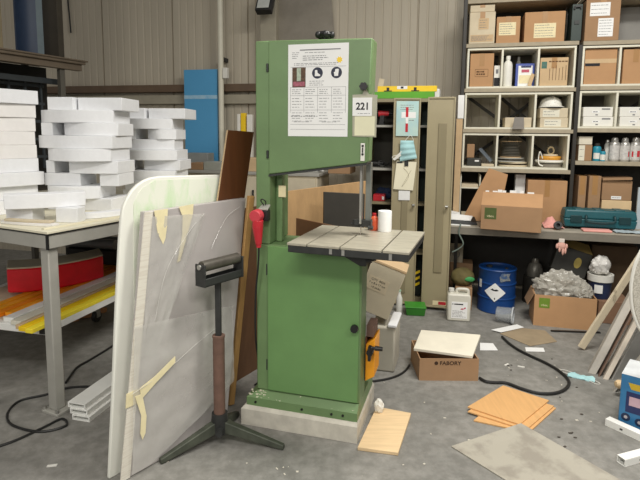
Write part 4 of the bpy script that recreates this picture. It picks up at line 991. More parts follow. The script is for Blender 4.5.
def hat(i, j):
    a = 2*PI*i; k = j*(len(prof)-1); q = min(int(k), len(prof)-2); f = k-q
    r = prof[q][0]*(1-f)+prof[q+1][0]*f; z = prof[q][1]*(1-f)+prof[q+1][1]*f
    return (.108*r*math.cos(a), .128*r*math.sin(a), .012 + z*(hz-.012))
m.surf(hat, 40, 21); m.build('shell', WHITE, hh)
def brim(i, j):
    a = 2*PI*i; fr_ = .012 + .045*max(0, -math.sin(a))**2 + .0
    return ((.106 + (fr_)*j)*math.cos(a)*1.0, (.126 + fr_*j)*math.sin(a), .020 - .012*j)
MB().surf(brim, 40, 3, (0,0,.004)).build('brim', WHITE, hh)
m = MB(); m.tube([(0, -.122, hz*.45), (0,-.095,hz*.80),(0,-.04,hz*.985),(0,.04,hz*.985),(0,.09,hz*.82)], .008); m.build('ridge', WHITE, hh)
zC2 = ZC2 + CT + e
wlab = lambda: [(.30,.55,.40,.62,PAPER,2),(.62,.9,.72,.86,INK,0),(.42,.5,.14,.26,INK,0)]
for xa, xb, nm in ((583, 613.2, 'left'), (619.6, 651, 'right')):
    t = sbox('white_carton', 'white flat carton, lower of the %s pair in the right bay middle cubbies' % nm, xa, xb, 116.8, 127, .03, .27, zC2, WHITE, tape=False, lab=wlab())
    sbox('white_carton', 'white flat carton, upper of the %s pair in the right bay middle cubbies' % nm, xa+.2, xb-.2, 107, 116.5, .03, .27, zC2 + t['_h'] + e, WHITE, tape=False, lab=wlab())
# lowest left cubbies
zD = ZD + CT + e
sbox('black_case', 'black tool box in the left cell of the lowest cubby row', 467, 481, 158, 167, .04, .22, zD, M('charcoal_plastic','#33342f',.5), tape=False, lab=[(.55,.85,.55,.75,PAPER,0)])
hb2 = sz(158, 471, .04)
sbox('carton', 'small brown carton on the black tool box in the lowest cubby row', 467, 474.5, 144, 158, .08, .10, hb2+.001, KRAFTD, tape=False)
o = MB().beam(SH.loc(su(480,150,.1), .10, zD+.16), SH.loc(su(491,162,.1), .06, zD+.045), .045, .02, (0,0,1)).build('silver_bar', M('silver_blue','#8f9aa6',.3,.5)); tag(o, 'silver bar leaning beside the black tool box in the lowest cubby row', 'bar')
sbox('flat_tray', 'flat pale tray at the bottom of the left cell of the lowest cubby row', 481.5, 494, 164, 168, .02, .2, zD, KRAFTW, tape=False, cat='tray')
sp_u = (UL-.010 + UM-.020)/2
def reel(name, label, cat, u, v, z0, discs, mat):
    t = thing(name, label, cat, SH.loc(u, v, z0), -14)
    m = MB(); m.lathe(discs, 32); m.build('reel', mat, t); return t
reel('flat_reel', 'pale flat reel at the bottom of the middle cell, below the wire spool', 'reel', sp_u+.012, .19, zD, [(0,0),(.130,0),(.130,.012),(.05,.013),(.05,.028),(.125,.029),(.125,.041),(0,.041)], KRAFTW)
reel('flat_reel', 'grey flat reel between the wire spool and the pale flat reel', 'reel', sp_u-.012, .19, zD+.042, [(0,0),(.13,0),(.13,.01),(.05,.011),(.05,.026),(.12,.027),(.12,.037),(0,.037)], GREYM)
t = thing('wire_spool', 'spool of grey wire standing on flat reels in the lowest cubby row', 'spool', SH.loc(sp_u-.012, .19, zD+.0805), -14)
hs = sz(141, 510, .08) - zD - .0805
MB().lathe([(0,0),(.095,0),(.095,.008),(0,.008)],28).lathe([(0,hs-.008),(.095,hs-.008),(.095,hs),(0,hs)],28).build('flange', KRAFTP, t)
m = MB()
for k in range(9):
    zz = .012 + (hs-.024)*(k+.5)/9; m.lathe([(.02,zz-.004),(.082,zz-.004),(.086,zz),(.082,zz+.004),(.02,zz+.004)], 26)
m.build('wire', M('grey_wire','#6e6b62',.5,.3), t)
t = thing('cable_reel', 'yellow and white cable reel in the right cell of the lowest cubby row', 'cable reel', SH.loc(su(550.5,155,.19), .20, zD), -14)
t.scale = (.80, .80, 1)
MB().lathe([(0,0),(.13,0),(.14,.03),(.05,.035),(.05,.055),(0,.055)],30).build('base', M('grey_reel','#8a847a',.5), t)
MB().lathe([(.05,.04),(.155,.04),(.165,.052),(.155,.064),(.05,.064)],32).build('white_flange', WHITE, t)
MB().lathe([(0,.066),(.11,.066),(.12,.085),(.11,.10),(0,.10)],30).build('cable_winding', M('yellow_cable','#d79a35',.5), t)
MB().lathe([(0,.102),(.085,.102),(.08,.118),(0,.118)],28).build('drum_top', KRAFTW, t)
m = MB(); pth = [(.032*math.cos(a), -.02, .150+.032*math.sin(a)) for a in [2*PI*i/14 for i in range(14)]]; m.tube(pth, .008, 8, closed=True, samples=2); m.build('ring_handle', M('cream_ring','#d9c59a',.5), t)
m = MB(); m.tube([(-.10,-.12,.08),(-.135,-.14,.14),(-.145,-.13,.09),(-.14,-.15,.03),(-.10,-.17,.012)], .006); m.build('white_lead', WHITE, t)
# open right shelf
zq = ZD2 + e
sbox('carton', 'small tan carton with white side on the open right shelf', 574+4.5, 592, 145, 161, .05, .22, zq, KRAFTD, tape=False, lab=[(.0,.45,.02,.98,FRAMEW,2)])
sbox('white_box', 'small white box on top of the tan carton on the open right shelf', 579, 592.5, 136.5, 144.5, .05, .20, sz(144.7, 585, .05)+e, M('cream_box','#ddd5c2',.7), tape=False)
CYAN = M('cyan_can','#2a8ea5',.35); SILV = M('silver_can','#c4c2bd',.28,.55,.06)
def can(label, px, ytop, r, mat, group, lab=None, v=.10):
    h = sz(ytop, px, v) - zq
    t = thing('spray_can', label, 'can', SH.loc(su(px, 150, v), v, zq), -14, group)
    MB().lathe([(0,0),(r*.94,0),(r,.006),(r,h*.70),(r*.93,h*.77),(r*.62,h*.83),(0,h*.83)],26).build('body', mat, t)
    MB().lathe([(0,h*.82),(r*.66,h*.82),(r*.70,h*.88),(r*.6,h*.97),(r*.25,h),(0,h)],20).build('dome_cap', SILV if mat is not CYAN else DARK, t)
    for lm, a0, a1, z0, z1 in (lab or []):
        m = MB(); m.surf(lambda i, j: (r*1.012*math.cos(R(a0+(a1-a0)*i)), r*1.012*math.sin(R(a0+(a1-a0)*i)), h*(z0+(z1-z0)*j)), 8, 1); m.build('label', lm, t)
    return t
can('blue spray can with white label on the open right shelf', 597, 143, .034, CYAN, None, [(WHITE,-150,-60,.12,.45)])
can('smaller blue and white can right of the blue spray can', 603.2, 149, .022, CYAN, None, [(WHITE,-170,-20,.1,.55)], .06)
can('slim white bottle left of the silver cans on the open right shelf', 607.2, 139.5, .026, WHITE, None, None, .16)
LBL = M('can_print','#d9d6d1',.5,hex2='#b5b3b0',scale=60)
can('silver can nearest the slim white bottle, leftmost of three', 614.2, 137.2, .042, SILV, None, [(LBL,-165,-15,.08,.66)])
can('silver can in the middle of the three silver cans', 624.6, 137.5, .040, SILV, None, [(LBL,-165,-15,.08,.66),(RED,-60,-38,.2,.42)])
can('silver can with red marks, rightmost of the three silver cans', 635.2, 137.2, .043, SILV, None, [(LBL,-165,-15,.08,.66),(RED,-140,-122,.2,.42),(RED,-85,-50,.2,.45)])

# ================================================================== WORKBENCH
BP = fl(541, 230, .77); BN = Pl(BP, -14); ZT = .77
b0, b1 = BN.uz(449, 230)[0], BN.uz(700, 240)[0]
bn = thing('workbench', 'long grey workbench along the back wall under the shelving', 'workbench', (BP.x, BP.y, 0), -14)
BD = (SH.P - BN.P).dot(BN.n)            # rack front measured from the bench front
MB().box(b0, b1, 0, BD-.01, ZT-.015, ZT).build('worktop', M('bench_top','#a49d8f',.5,var=.12), bn, bevel=.002)
MB().box(b0, b1, .002, .03, ZT-.075, ZT-.0155).build('front_rail', M('bench_rail','#7d776c',.55,var=.12), bn, bevel=.002)
MB().box(b0, b0+.015, .0305, BD-.03, 0, ZT-.016).build('end_panel', DSTEEL, bn)
for u in (1.05,):
    l = MB().box(u, u+.05, .03, .08, .0, ZT-.016).box(u, u+.05, BD-.08, BD-.03, 0, ZT-.016).box(u+.005,u+.045,.0801,BD-.0801,.12,.16).build('leg_frame', DSTEEL, bn, bevel=.003)
MB().box(b0, b1, BD+.50, BD+.52, .05, ZT-.016).build('shade_panel', M('bench_shade','#3c3a36',.7), bn)  # added dark panel, stands in for the shade under the bench
def bz(py, px, v): return BN.uz(px, py, v)[1]
def bbox(name, label, xa, xb, ya, yb, v, dep, z0, mat, **k): return carton_box(name, label, k.pop('cat','box'), BN, xa, xb, ya, yb, v, dep, z0, mat, **k)
zt = ZT + e
# big box with green label in front
t = bbox('carton', 'large open brown carton with a green label standing on the front of the bench', 480.5, 541.5, 206.5, 234, -.14, .33, zt, KRAFTD, tape=False, rz=-8)
w, h = t['_w'], t['_h']
MB().hexa([(-w/2,0,h),(w/2,0,h),(w/2,.006,h),(-w/2,.006,h),(-w/2,.13,h+.100),(w/2,.13,h+.100),(w/2,.136,h+.095),(-w/2,.136,h+.095)]).build('flap', KRAFT, t)
m = MB(); random.seed(4)
x = -w/2+.02
while x < w/2-.05:
    ww = random.uniform(.02,.06); hh_ = random.uniform(.006,.02); m.box(x, x+ww, .131, .134, h+.098, h+.104+hh_); x += ww + random.choice((.002,.03))
m.build('torn_paper', PAPER, t)
l = MB().box(-w/2+.03, -w/2+.125, -.0015, -.0003, h*.44, h*.90).build('label', GLABEL, t); text('viboc', l, (-w/2+.078,-.0016,h*.56), .026, LABEL)
# behind it
cp_ = [BN.uz(x, y, .27) for x, y in ((461.5,220.5),(489.5,168.5),(508.5,175),(498,222))]
o = MB().prism([(u, .265 + .12*(z-ZT), max(z, ZT+.002)) for u, z in cp_], (0,.012,0)).build('cardboard_sheet', KRAFT, None, bevel=.002, loc=(BN.P.x, BN.P.y, 0), rot=(0,0,BN.a)); tag(o, 'folded brown cardboard sheet leaning behind the large open carton', 'cardboard')
ZS = ZT + e
sbox('carton', 'big brown carton behind the large open carton under the lowest cubby row', 527, 566.5, 180.5, 220, .02, .30, ZS, KRAFT)
sbox('white_box', 'small white box standing behind the big brown carton', 515.5, 525.5, 174.5, 186, .12, .08, ZS, PAPER, tape=False)
# small organizer under the lowest cubby
t = thing('paper_tray', 'small cream paper tray stack at the left end of the bench', 'paper tray', SH.loc(su(467,190,.04), .04, ZS), -14)
za0 = [.0, sz(188.5,467,.04)-ZS, sz(174.5,467,.04)-ZS]
MB().box(-.065,.12,0,.26,0,.012).box(-.065,-.053,0,.26,.012,za0[2]).box(.108,.12,0,.26,.012,za0[2]).box(-.053,.108,0,.26,za0[1],za0[1]+.012).build('case', FRAMEW, t, bevel=.002)
MB().prism([(-.05,.005,za0[1]+.0125),(.10,.005,za0[1]+.0125),(.09,.2,za0[1]+.0125),(-.045,.2,za0[1]+.0125)],(0,0,.03)).build('papers', KRAFTW, t); MB().box(-.04,.09,.01,.2,.0125,.05).build('papers', KRAFTW, t)
# two slim cartons, small carton and wooden box on the bench back
sbox('carton', 'slim upright brown carton, left of the two slim ones behind the teal case', 581-4.5+1.5, 585.5+.5, 176, 210, .03, .22, ZS, KRAFTD)
sbox('carton', 'slim upright brown carton, right of the two slim ones behind the teal case', 588.5, 600.5, 176, 210, .03, .22, ZS, KRAFTD)
t = sbox('wooden_box', 'pale wooden box under the small labelled carton behind the teal case', 601.5, 631.5, 200.5, 212, .05, .24, ZS, PLYL, tape=False)
zz = ZS + t['_h'] + e
t = sbox('carton', 'small brown carton with white barcode label on the pale wooden box', 602, 632, 181, 200, .05, .24, zz, KRAFTD, tape=False, lab=[(.32,.66,.06,.22,PAPER,1)])
zz2 = zz + t['_h'] + e
o = MB().prism([(-.10,0,0),(.13,-.01,.012),(.15,.2,.012),(-.10,.2,0)],(0,0,.022)).build('cardboard_sheet', KRAFTD, None, bevel=.002, loc=SH.loc(su(616,178,.02), .03, zz2+.001), rot=(0,0,SH.a)); tag(o, 'flattened cardboard lying on the small labelled carton', 'cardboard')
o = MB().box(-.02,.12,0,.02,0,.36).build('grey_white_panel', M('bluish_white','#b8c2c8',.4), None, loc=SH.loc(su(639,200,.0), -.03, ZS), rot=(0,0,SH.a)); tag(o, 'pale bluish panel standing on the bench at the right photo edge', 'panel')
# teal power tool case
ua, ub = BN.uz(564.5,218,.10)[0], BN.uz(638,222,.10)[0]
tc = thing('tool_case', 'teal plastic power tool case lying on the bench', 'tool case', BN.loc((ua+ub)/2, .12, ZT+.022), -14-1.5)
tc.scale = (1, .72, 1.18)
w = (ub-ua)
MB().hexa([(-w/2+.01,.0,.0),(w/2-.01,0,0),(w/2-.01,.26,0),(-w/2+.01,.26,0),(-w/2,-.01,.06),(w/2,-.01,.06),(w/2,.27,.06),(-w/2,.27,.06)]).build('lower_shell', TEAL, tc, bevel=.010)
MB().hexa([(-w/2,-.01,.0615),(w/2,-.01,.0615),(w/2,.27,.0615),(-w/2,.27,.0615),(-w/2+.012,.005,.125),(w/2-.012,.005,.125),(w/2-.012,.255,.125),(-w/2+.012,.255,.125)]).build('upper_shell', TEAL, tc, bevel=.012)
m = MB()
for f in (-.28, .0, .28): m.box(w*f-.035, w*f+.035, .03,.23,.122,.130)
m.build('lid_rib', TEAL, tc, bevel=.004)
MB().tube([(-.11,-.012,.085),(-.11,-.04,.080),(-.095,-.05,.045),(.09,-.05,.045),(.105,-.04,.080),(.105,-.012,.085)], .010, 8, samples=3).build('handle', TEALD, tc)
for f in (-.33, .33): MB().box(w*f-.045, w*f+.045, -.022, -.0085, .035, .085).build('latch', TEALD, tc, bevel=.003)
# cloths and clutter on the bench
o = MB().surf(lambda i, j: (-.085+.16*i, -.10+.17*j, .006 + .075*math.exp(-((i-.42)**2*9+(j-.75)**2*7)) + .012*noise.noise(Vector((i*6,j*6,1)))), 22, 16, (0,0,-.005)).build('pink_cloth', PINK, None, loc=BN.loc(BN.uz(553.5,222,.16)[0], .18, ZT+.0075), rot=(0,0,BN.a)); tag(o, 'crumpled pink cloth on the bench beside the teal case', 'cloth')
t = thing('tape_roll', 'small dark roll of tape on the pink cloth beside the teal case', 'tape roll', BN.loc(BN.uz(557.5,225,.05)[0], .035, ZT+.042), -14, rot=(R(70),0,R(-10)))
MB().lathe([(.016,-.012),(.034,-.012),(.034,.012),(.016,.012),(.016,-.012)],26).build('roll', BLACK, t)
o = MB().box(-.11,.11,-.05,.05,0,.018).build('pink_cloth', PINK, None, bevel=.006, loc=BN.loc(BN.uz(597,231,.04)[0], .062, ZT+.001), rot=(0,0,BN.a)); tag(o, 'flat folded pink cloth under the front of the teal case', 'cloth')
o = MB().surf(lambda i, j: (-.17+.34*i, -.05+.10*j, .006+.014*abs(noise.noise(Vector((i*7,j*4,5))))), 18, 8, (0,0,-.004)).build('plastic_film', M('pale_blue_film','#b9c6cc',.3), None, loc=BN.loc(BN.uz(638,231,.04)[0], .062, ZT+.006), rot=(0,0,BN.a)); tag(o, 'pale bluish plastic film on the bench right of the folded pink cloth', 'film')
# left end of the bench
t = thing('small_device', 'black device with white top among papers at the left end of the bench', 'device', BN.loc(BN.uz(463,217,.14)[0], .125, ZT+.001), -14+8)
MB().hexa([(-.13,-.06,0),(.12,-.06,0),(.12,.05,0),(-.13,.05,0),(-.12,-.05,.035),(.11,-.05,.025),(.11,.045,.06),(-.12,.045,.075)]).build('body', BLACK, t, bevel=.004)
MB().prism([(-.12,-.045,.042),(.06,-.048,.034),(.09,.03,.060),(-.10,.043,.077)],(0,0,.008)).build('white_cover', PAPER, t)
o = MB().hexa([(-.075,-.05,0),(.06,-.05,0),(.06,.05,0),(-.075,.05,0),(-.075,-.05,.10),(.05,-.05,.08),(.05,.05,.08),(-.075,.05,.10)]).build('white_box', PAPER, None, bevel=.003, loc=BN.loc(BN.uz(454.5,205,.24)[0], .24, ZT+.001), rot=(0,0,BN.a)); tag(o, 'small white box behind the black device on the bench', 'box')
o = MB().prism([(-.13,-.02,0),(.06,-.03,0),(.07,.0,0),(-.1,.02,0)],(0,0,.006)).build('paper_sheet', PAPER, None, loc=BN.loc(BN.uz(463,223,.05)[0], .035, ZT+.001), rot=(0,0,BN.a)); tag(o, 'white paper lying on the left front edge of the bench', 'paper')
m = MB(); uu = BN.uz(460,235,-.01)[0]
m.tube([(uu,.03,ZT+.012),(uu,-.008,ZT+.01),(uu-.01,-.012,ZT-.06),(uu+.03,-.012,ZT-.15),(uu,-.0,ZT-.20),(uu-.06,.01,ZT-.24)], .006)
o = m.build('thin_cable', M('grey_green_cable','#6d7a72',.5), None, loc=BN.P, rot=(0,0,BN.a)); tag(o, 'thin grey cable hanging over the left front of the bench', 'cable')
# pale board between cabinet and rack
xb_ = SH.uz(459.5,150,.06); zt1, zt0 = sz(96, 460, .06), sz(177, 459, .06)
zm = sz(119, 460, .06)
t = thing('pale_board', 'narrow pale board standing between the cabinet door and the shelving', 'board', SH.loc(xb_[0]-.012, -.045, 0), -14)
MB().box(-.028,.028,0,.02,ZT+.001,zm).build('board', KRAFTP, t, bevel=.002); MB().box(-.020,.034,-.006,.024,zm+.0005,zt1).build('white_end', PAPER, t, bevel=.002)

# ================================================================== UNDER THE BENCH
DZ = .85
dr = thing('drum', 'blue steel drum with a white diamond hazard label under the bench', 'drum', fl(495.5, 309), 0)
MB().lathe([(0,0),(.155,0),(.162,.010),(.160,.02),(.160,.15),(.165,.155),(.165,.165),(.160,.17),(.160,.30),(.165,.305),(.165,.315),(.160,.32),(.160,.445),(.165,.455),(.160,.465),(.150,.462),(.148,.450),(0,.450)],40).build('body', BLUEDR, dr)
dr.scale = (1, 1, .85)
MB().cyl((-.06,.04,.450),(-.06,.04,.468),.028,n=18).cyl((.07,-.03,.450),(.07,-.03,.462),.016,n=14).build('bung', DSTEEL, dr)
def on_drum(a, z, r=.1625): return (r*math.sin(a), -r*math.cos(a), z)
def drumpatch(pts, mat, nm, r, par):
    c = (sum(p[0] for p in pts)/len(pts), sum(p[1] for p in pts)/len(pts)); m = MB(); N = 6
    for i in range(len(pts)):
        p, q = pts[i], pts[(i+1) % len(pts)]
        m.surf(lambda s, t_: on_drum(c[0]+((p[0]+(q[0]-p[0])*s)-c[0])*t_, c[1]+((p[1]+(q[1]-p[1])*s)-c[1])*t_, r), N, N)
    return m.build(nm, mat, par)
ac = -.42
dl = drumpatch([(ac,.135),(ac+.56,.235),(ac,.335),(ac-.56,.235)], PAPER, 'hazard_label', .1665, dr)
drumpatch([(ac-.22,.262),(ac-.12,.275),(ac-.06,.262),(ac+.10,.270),(ac+.2,.255),(ac+.05,.248),(ac-.10,.252)], INKD, 'printed_symbol', .1672, dl)
drumpatch([(ac-.02,.160),(ac+.03,.160),(ac+.03,.178),(ac-.02,.178)], INKD, 'printed_symbol', .1672, dl)
drumpatch([(ac-1.0,.26),(ac-.78,.26),(ac-.78,.345),(ac-1.0,.345)], PAPER, 'side_label', .1665, dr)
drumpatch([(-.15,.345),(.10,.36),(.40,.36),(.28,.40),(.38,.435),(-.10,.44),(-.22,.40)], M('glue_residue','#8b8d88',.7,hex2='#3a567f',scale=28,thr=(.4,.6)), 'label_residue', .1665, dr)
# jerrycan
jc = thing('jerrycan', 'white plastic jerrycan with label standing left of the blue drum', 'jerrycan', fl(458.5, 321.5), -14+4)
jc.scale = (.90, .90, .92)
CANP = M('natural_hdpe','#d6d3c6',.4,var=.04)
MB().prism([(-.105,0,0),(.105,0,0),(.105,0,.225),(.098,0,.245),(.085,0,.255),(-.095,0,.255),(-.105,0,.24)],(0,.13,0)).build('body', CANP, jc, bevel=.014)
MB().tube([(-.02,.065,.250),(-.02,.065,.278),(.0,.065,.288),(.065,.065,.288),(.082,.065,.275),(.085,.065,.245)], .015, 10, samples=3).build('handle', CANP, jc)
MB().cyl((-.07,.065,.25),(-.07,.065,.268),.022,n=18).cyl((-.07,.065,.268),(-.07,.065,.292),.026,n=18).build('cap', WHITE, jc)
l = MB().box(-.07,.075,-.0022,-.0002,.03,.185).build('label', PAPER, jc)
m = MB(); m.box(-.045,.035,-.0032,-.0023,.158,.168); m.box(-.062,-.054,-.0032,-.0023,.158,.168); scribble(m,-.06,.065,.04,.105,5,-.0023,.003); m.build('printed_text', INKD, l)
MB().prism([(.01,-.0023,.118),(.03,-.0023,.130),(.035,-.0023,.122),(.055,-.0023,.140),(.062,-.0023,.128),(.03,-.0023,.112)],(0,-.0008,0)).build('red_print', M('red_print','#c0566a',.6), l)
# things behind the jerrycan
def fbox(name, label, cat, xa, xb, ya, yb, Y, dep, mat, rz=-14, z0=0.0, tape=False, lab=None):
    pl = Pl(dp((xa+xb)/2, 200, Y), rz)
    return carton_box(name, label, cat, pl, xa, xb, ya, yb, 0.0, dep, z0+.0006, mat, tape=tape, lab=lab)
t = fbox('carton', 'brown carton on the floor behind the white jerrycan', 'box', 455, 472, 288, 305, 4.54, .22, KRAFTD)
z1_ = t['_h'] + .0006
o = MB().blob((0,0,.07),(.105,.10,.085),.10,3,2,flat=-.068).build('jute_bundle', M('olive_brown_bag','#6b6038',.8,var=.25), None, loc=Pl(dp(462,200,4.54),-14).loc(.035,.12,z1_+.001)); tag(o, 'olive brown bag with green patch on the carton behind the jerrycan', 'bag')
g_ = MB().blob((0,0,0),(.045,.012,.022),.2,3,5,sub=2).build('green_patch', M('green_cloth','#3f9a55',.6), o); g_.location = (.04,-.103,.075)
t = fbox('carton', 'brown carton standing behind the olive bag under the bench', 'box', 444, 472, 263, 300, 4.99, .20, KRAFTD)
zz = t['_h']+.0006
t = fbox('cream_box', 'small cream box with a round logo under the left end of the bench', 'box', 450, 463, 246, 262, 5.01, .14, KRAFTG, z0=zz)
m = MB(); m.tube([(.03*math.cos(2*PI*i/16), -.001, t['_h']*.5+.03*math.sin(2*PI*i/16)) for i in range(16)], .003, 5, closed=True, samples=1); m.build('round_logo', INK, t)
# lying clear bucket
bk0 = fl(509, 323.5)
bk = thing('clear_bucket', 'clear plastic bucket lying on its side in front of the drum', 'bucket', bk0 + Vector((-.09,.06,.070)), 0, rot=(0, R(90), R(-28)))
m = MB(); pr_ = [(.052,0),(.056,.004),(.064,.13),(.068,.132),(.068,.138),(.062,.138),(.054,.006),(0,.006)]
m.lathe([(0,0)] + pr_, 32); m.build('bucket', film_material('clear_plastic', '#b4b8ba', .30, .2), bk)
MB().lathe([(.064,.128),(.072,.128),(.072,.139),(.064,.139),(.064,.128)],32).build('rim', M('clear_rim','#b7bbbd',.25), bk)
# cardboard box full of film
fbq = fl(533, 325); ang = math.degrees(math.atan2((fl(595,331)-fbq).y, (fl(595,331)-fbq).x))
fb = thing('film_box', 'open brown carton with a green label full of crumpled plastic film', 'box', fbq, ang)
w, d, h = (fl(595,331)-fbq).length, .27, .262
m = MB(); m.box(0,w,0,.008,0,h); m.box(0,w,d-.008,d,0,h); m.box(0,.008,.008,d-.008,0,h); m.box(w-.008,w,.008,d-.008,0,h); m.box(.008,w-.008,.008,d-.008,0,.01)
m.build('body', KRAFT, fb)
MB().hexa([(-.005,.02,h),(-.001,.02,h),(-.001,d-.03,h),(-.005,d-.03,h),(-.05,.03,h-.10),(-.046,.03,h-.10),(-.046,d-.04,h-.10),(-.05,d-.04,h-.10)]).build('flap', KRAFTD, fb)
l = MB().box(.036,.118,-.0015,-.0003,.155,.238).build('label', M('bright_green_label','#6c8a2c',.6,var=.12,scale=30), fb); text('viboc', l, (.077,-.0016,.178), .024, LABEL)
FILMB = film_material('crumpled_film', '#bbb7ad', .74, .16)
o = MB().blob((w*.45,d*.5,.290),(w*.43,d*.42,.150),.19,9,9,flat=-.13,sub=5).blob((w*.80,d*.42,.285),(.085,.10,.075),.22,9,3,flat=-.05,sub=4).build('plastic_film', FILMB, None, loc=fbq, rot=(0,0,R(ang))); tag(o, 'heap of crumpled clear plastic film in the open carton', 'film')
# boxes behind it
t = fbox('carton', 'brown carton behind the film box supporting the black box', 'box', 540, 583, 282, 318, 4.42, .13, KRAFTD)
zz = t['_h'] + .0006
tb_ = thing('black_box', 'black box with a gold round logo tilted behind the film heap', 'box', Pl(dp(568,200,4.42),-14).loc(-.115,.02,zz+.055), 0, rot=(R(-10), R(17), R(-14)))
MB().box(0,.29,0,.10,.06,.28).build('body', M('black_carton','#2b2a25',.6), tb_, bevel=.004)
MB().hexa([(.0,.0,.281),(.29,0,.281),(.29,.004,.281),(0,.004,.281),(-.02,.10,.36),(.26,.10,.36),(.26,.104,.36),(-.02,.104,.36)]).build('open_lid', M('olive_lid','#7d6a3a',.7), tb_)
MB().prism([(.195+.030*math.cos(2*PI*i/24), -.0003, .175+.048*math.sin(2*PI*i/24)) for i in range(24)],(0,-.0015,0)).build('gold_logo', M('gold_print','#a8954a',.5), tb_)
t = fbox('carton', 'brown carton on the floor under the paint bucket', 'box', 598, 632, 302, 325, 4.22, .28, M('pinkish_carton','#86664f',.85))
zz = t['_h'] + .0006
pq = Pl(dp(611,200,4.22),-14).loc(.0,.13,zz+.001)
pb = thing('paint_bucket', 'dark blue paint bucket with a white rim beside the film box', 'bucket', pq, -14)
hb_ = dp(610, 275, 4.3).z - zz
MB().lathe([(0,0),(.082,0),(.092,hb_*.72),(0,hb_*.72)],30).build('body', M('navy_bucket','#1f2a4a',.4,var=.3,scale=14), pb)
MB().lathe([(.08,hb_*.72),(.100,hb_*.72),(.102,hb_),(.088,hb_),(.088,hb_*.95),(0,hb_*.95)],30).build('white_rim', WHITE, pb)
m = MB().surf(lambda i, j: on_drum(-.7+.7*i, hb_*(.25+.35*j), .0925), 8, 2); m.build('label', PAPER, pb)
o = MB().blob((0,0,.07),(.080,.06,.085),.22,4,8,flat=-.068).build('plastic_bag', M('white_film_bag','#dedbd6',.3,var=.1), None, loc=pq + Vector((-.02,-.02,hb_+.002))); tag(o, 'crumpled white plastic bag on the paint bucket', 'bag')
t = fbox('carton', 'dark brown carton at the back under the bench above the paint bucket', 'box', 590, 636, 246, 300, 4.72, .2, M('dark_carton','#5e4a36',.85))
# pinkish glove hanging from the bench edge
gv = thing('work_glove', 'pale pink work glove hanging from the front edge of the bench', 'glove', BN.loc(BN.uz(561.5,245,-.02)[0], -.018, bz(244,561,-.02)), -14)
MB().blob((0,0,-.012),(.032,.012,.032),.15,3,1,sub=3).blob((.014,0,-.062),(.011,.010,.034),.12,3,2,sub=2).blob((.033,0,-.055),(.009,.009,.030),.12,3,3,sub=2).blob((-.012,0,-.046),(.010,.009,.026),.12,3,4,sub=2).blob((-.034,0,-.020),(.010,.009,.022),.12,3,5,sub=2).blob((.040,0,-.018),(.010,.009,.022),.12,3,6,sub=2).build('glove_body', M('pale_pink_glove','#d9a89a',.8), gv)
MB().box(-.022,.022,-.008,.012,.012,.045).build('cuff', M('white_cuff','#d9cfc6',.8), gv, bevel=.004)
# bench vice column in the dark
t = thing('floor_pump', 'grey metal cylinder on a dark box under the bench behind the drum', 'cylinder', dp(533, 300, 4.80).to_2d().to_3d(), 0)
MB().cyl((0,0,0),(0,0,.25),.10,n=24).build('base', DARK, t)
MB().lathe([(0,.25),(.07,.25),(.075,.30),(.055,.36),(.03,.38),(.03,.40),(.02,.42),(0,.42)],24).build('body', M('grey_metal','#7a776f',.4,.4), t)

# ================================================================== FLOOR, MIDDLE AND RIGHT
# carton with a white board on top
f0 = fl(419, 380.5); f1 = fl(478, 381)
fx = thing('carton', 'open brown carton printed FABORY on the floor in the middle', 'box', f0, math.degrees(math.atan2((f1-f0).y, (f1-f0).x)))
w, d, h = (f1-f0).length, .30, .146
m = MB(); m.box(0,w,0,.006,0,h); m.box(0,w,d-.006,d,0,h); m.box(0,.006,.006,d-.006,0,h); m.box(w-.006,w,.006,d-.006,0,h); m.box(.006,w-.006,.006,d-.006,0,.008)
m.build('body', KRAFTD, fx)
tx = text('FABORY', fx, (w*.52, -.0008, h*.80), .034, M('dark_brown_ink','#3b2616',.8), sx=1.08, bold=.0007)
MB().prism([(w*.52-.090+.012*math.cos(2*PI*i/16), -.0002, h*.80+.012*math.sin(2*PI*i/16)) for i in range(16)],(0,-.0008,0)).build('round_logo', M('dark_brown_ink','#3b2616',.8), fx)
hl = [fl(413.5, 350.5, .150), fl(472.5, 358.5, .148), fl(480.5, 337.5, .165), fl(421, 332, .175)]
lid = MB().prism([Vector((q.x,q.y,0)) + Vector((0,0,z)) for q, z in zip(hl, (.1465,.1465,.166,.172))], (0,0,.020)).build('white_board', M('dusty_white_board','#e3ddcb',.7,var=.07,scale=6), None, bevel=.003); tag(lid, 'white board lying across the open carton on the floor', 'board')
def flat(name, label, cat, px, th, mat, z=.0006, bevel=.001):
    pts = [fl(x, y) + Vector((0,0,z)) for x, y in px]
    return tag(MB().prism(pts, (0,0,th)).build(name, mat, None, bevel=bevel), label, cat)
flat('paper_sheet', 'white paper sheet on the floor right of the board covered carton', 'paper', [(480,350.5),(498,350.5),(493,343.5),(480,343)], .002, PAPER)
flat('paper_sheet', 'white paper strip on the floor at the upper edge of the flat cardboard', 'paper', [(491,331),(501,333.5),(524,328.5),(517,325.5)], .002, PAPER, z=.009)
flat('cardboard_sheet', 'flat grey brown cardboard piece on the floor in front of the film box', 'cardboard', [(500,334),(530,346.5),(557,342),(545,331),(521,328.5)], .005, M('dusty_cardboard','#9b8a70',.85,var=.12,scale=8))
flat('paper_sheet', 'small white paper on the floor in front of the flat cardboard', 'paper', [(526,351.5),(545,352),(543.5,348),(525,347.5)], .002, PAPER)
o = MB().beam(fl(551,331.5)+Vector((0,0,.006)), fl(600,333.2)+Vector((0,0,.006)), .02, .010).build('black_rod', BLACK); tag(o, 'thin black rod on the floor in front of the film box', 'rod')
hz_ = .018
cable('air_hose', 'black hose curling over the floor around the beech panels', [(368,383),(385,380.5),(397,377),(405,372),(409.5,366)], .007, 'hose')
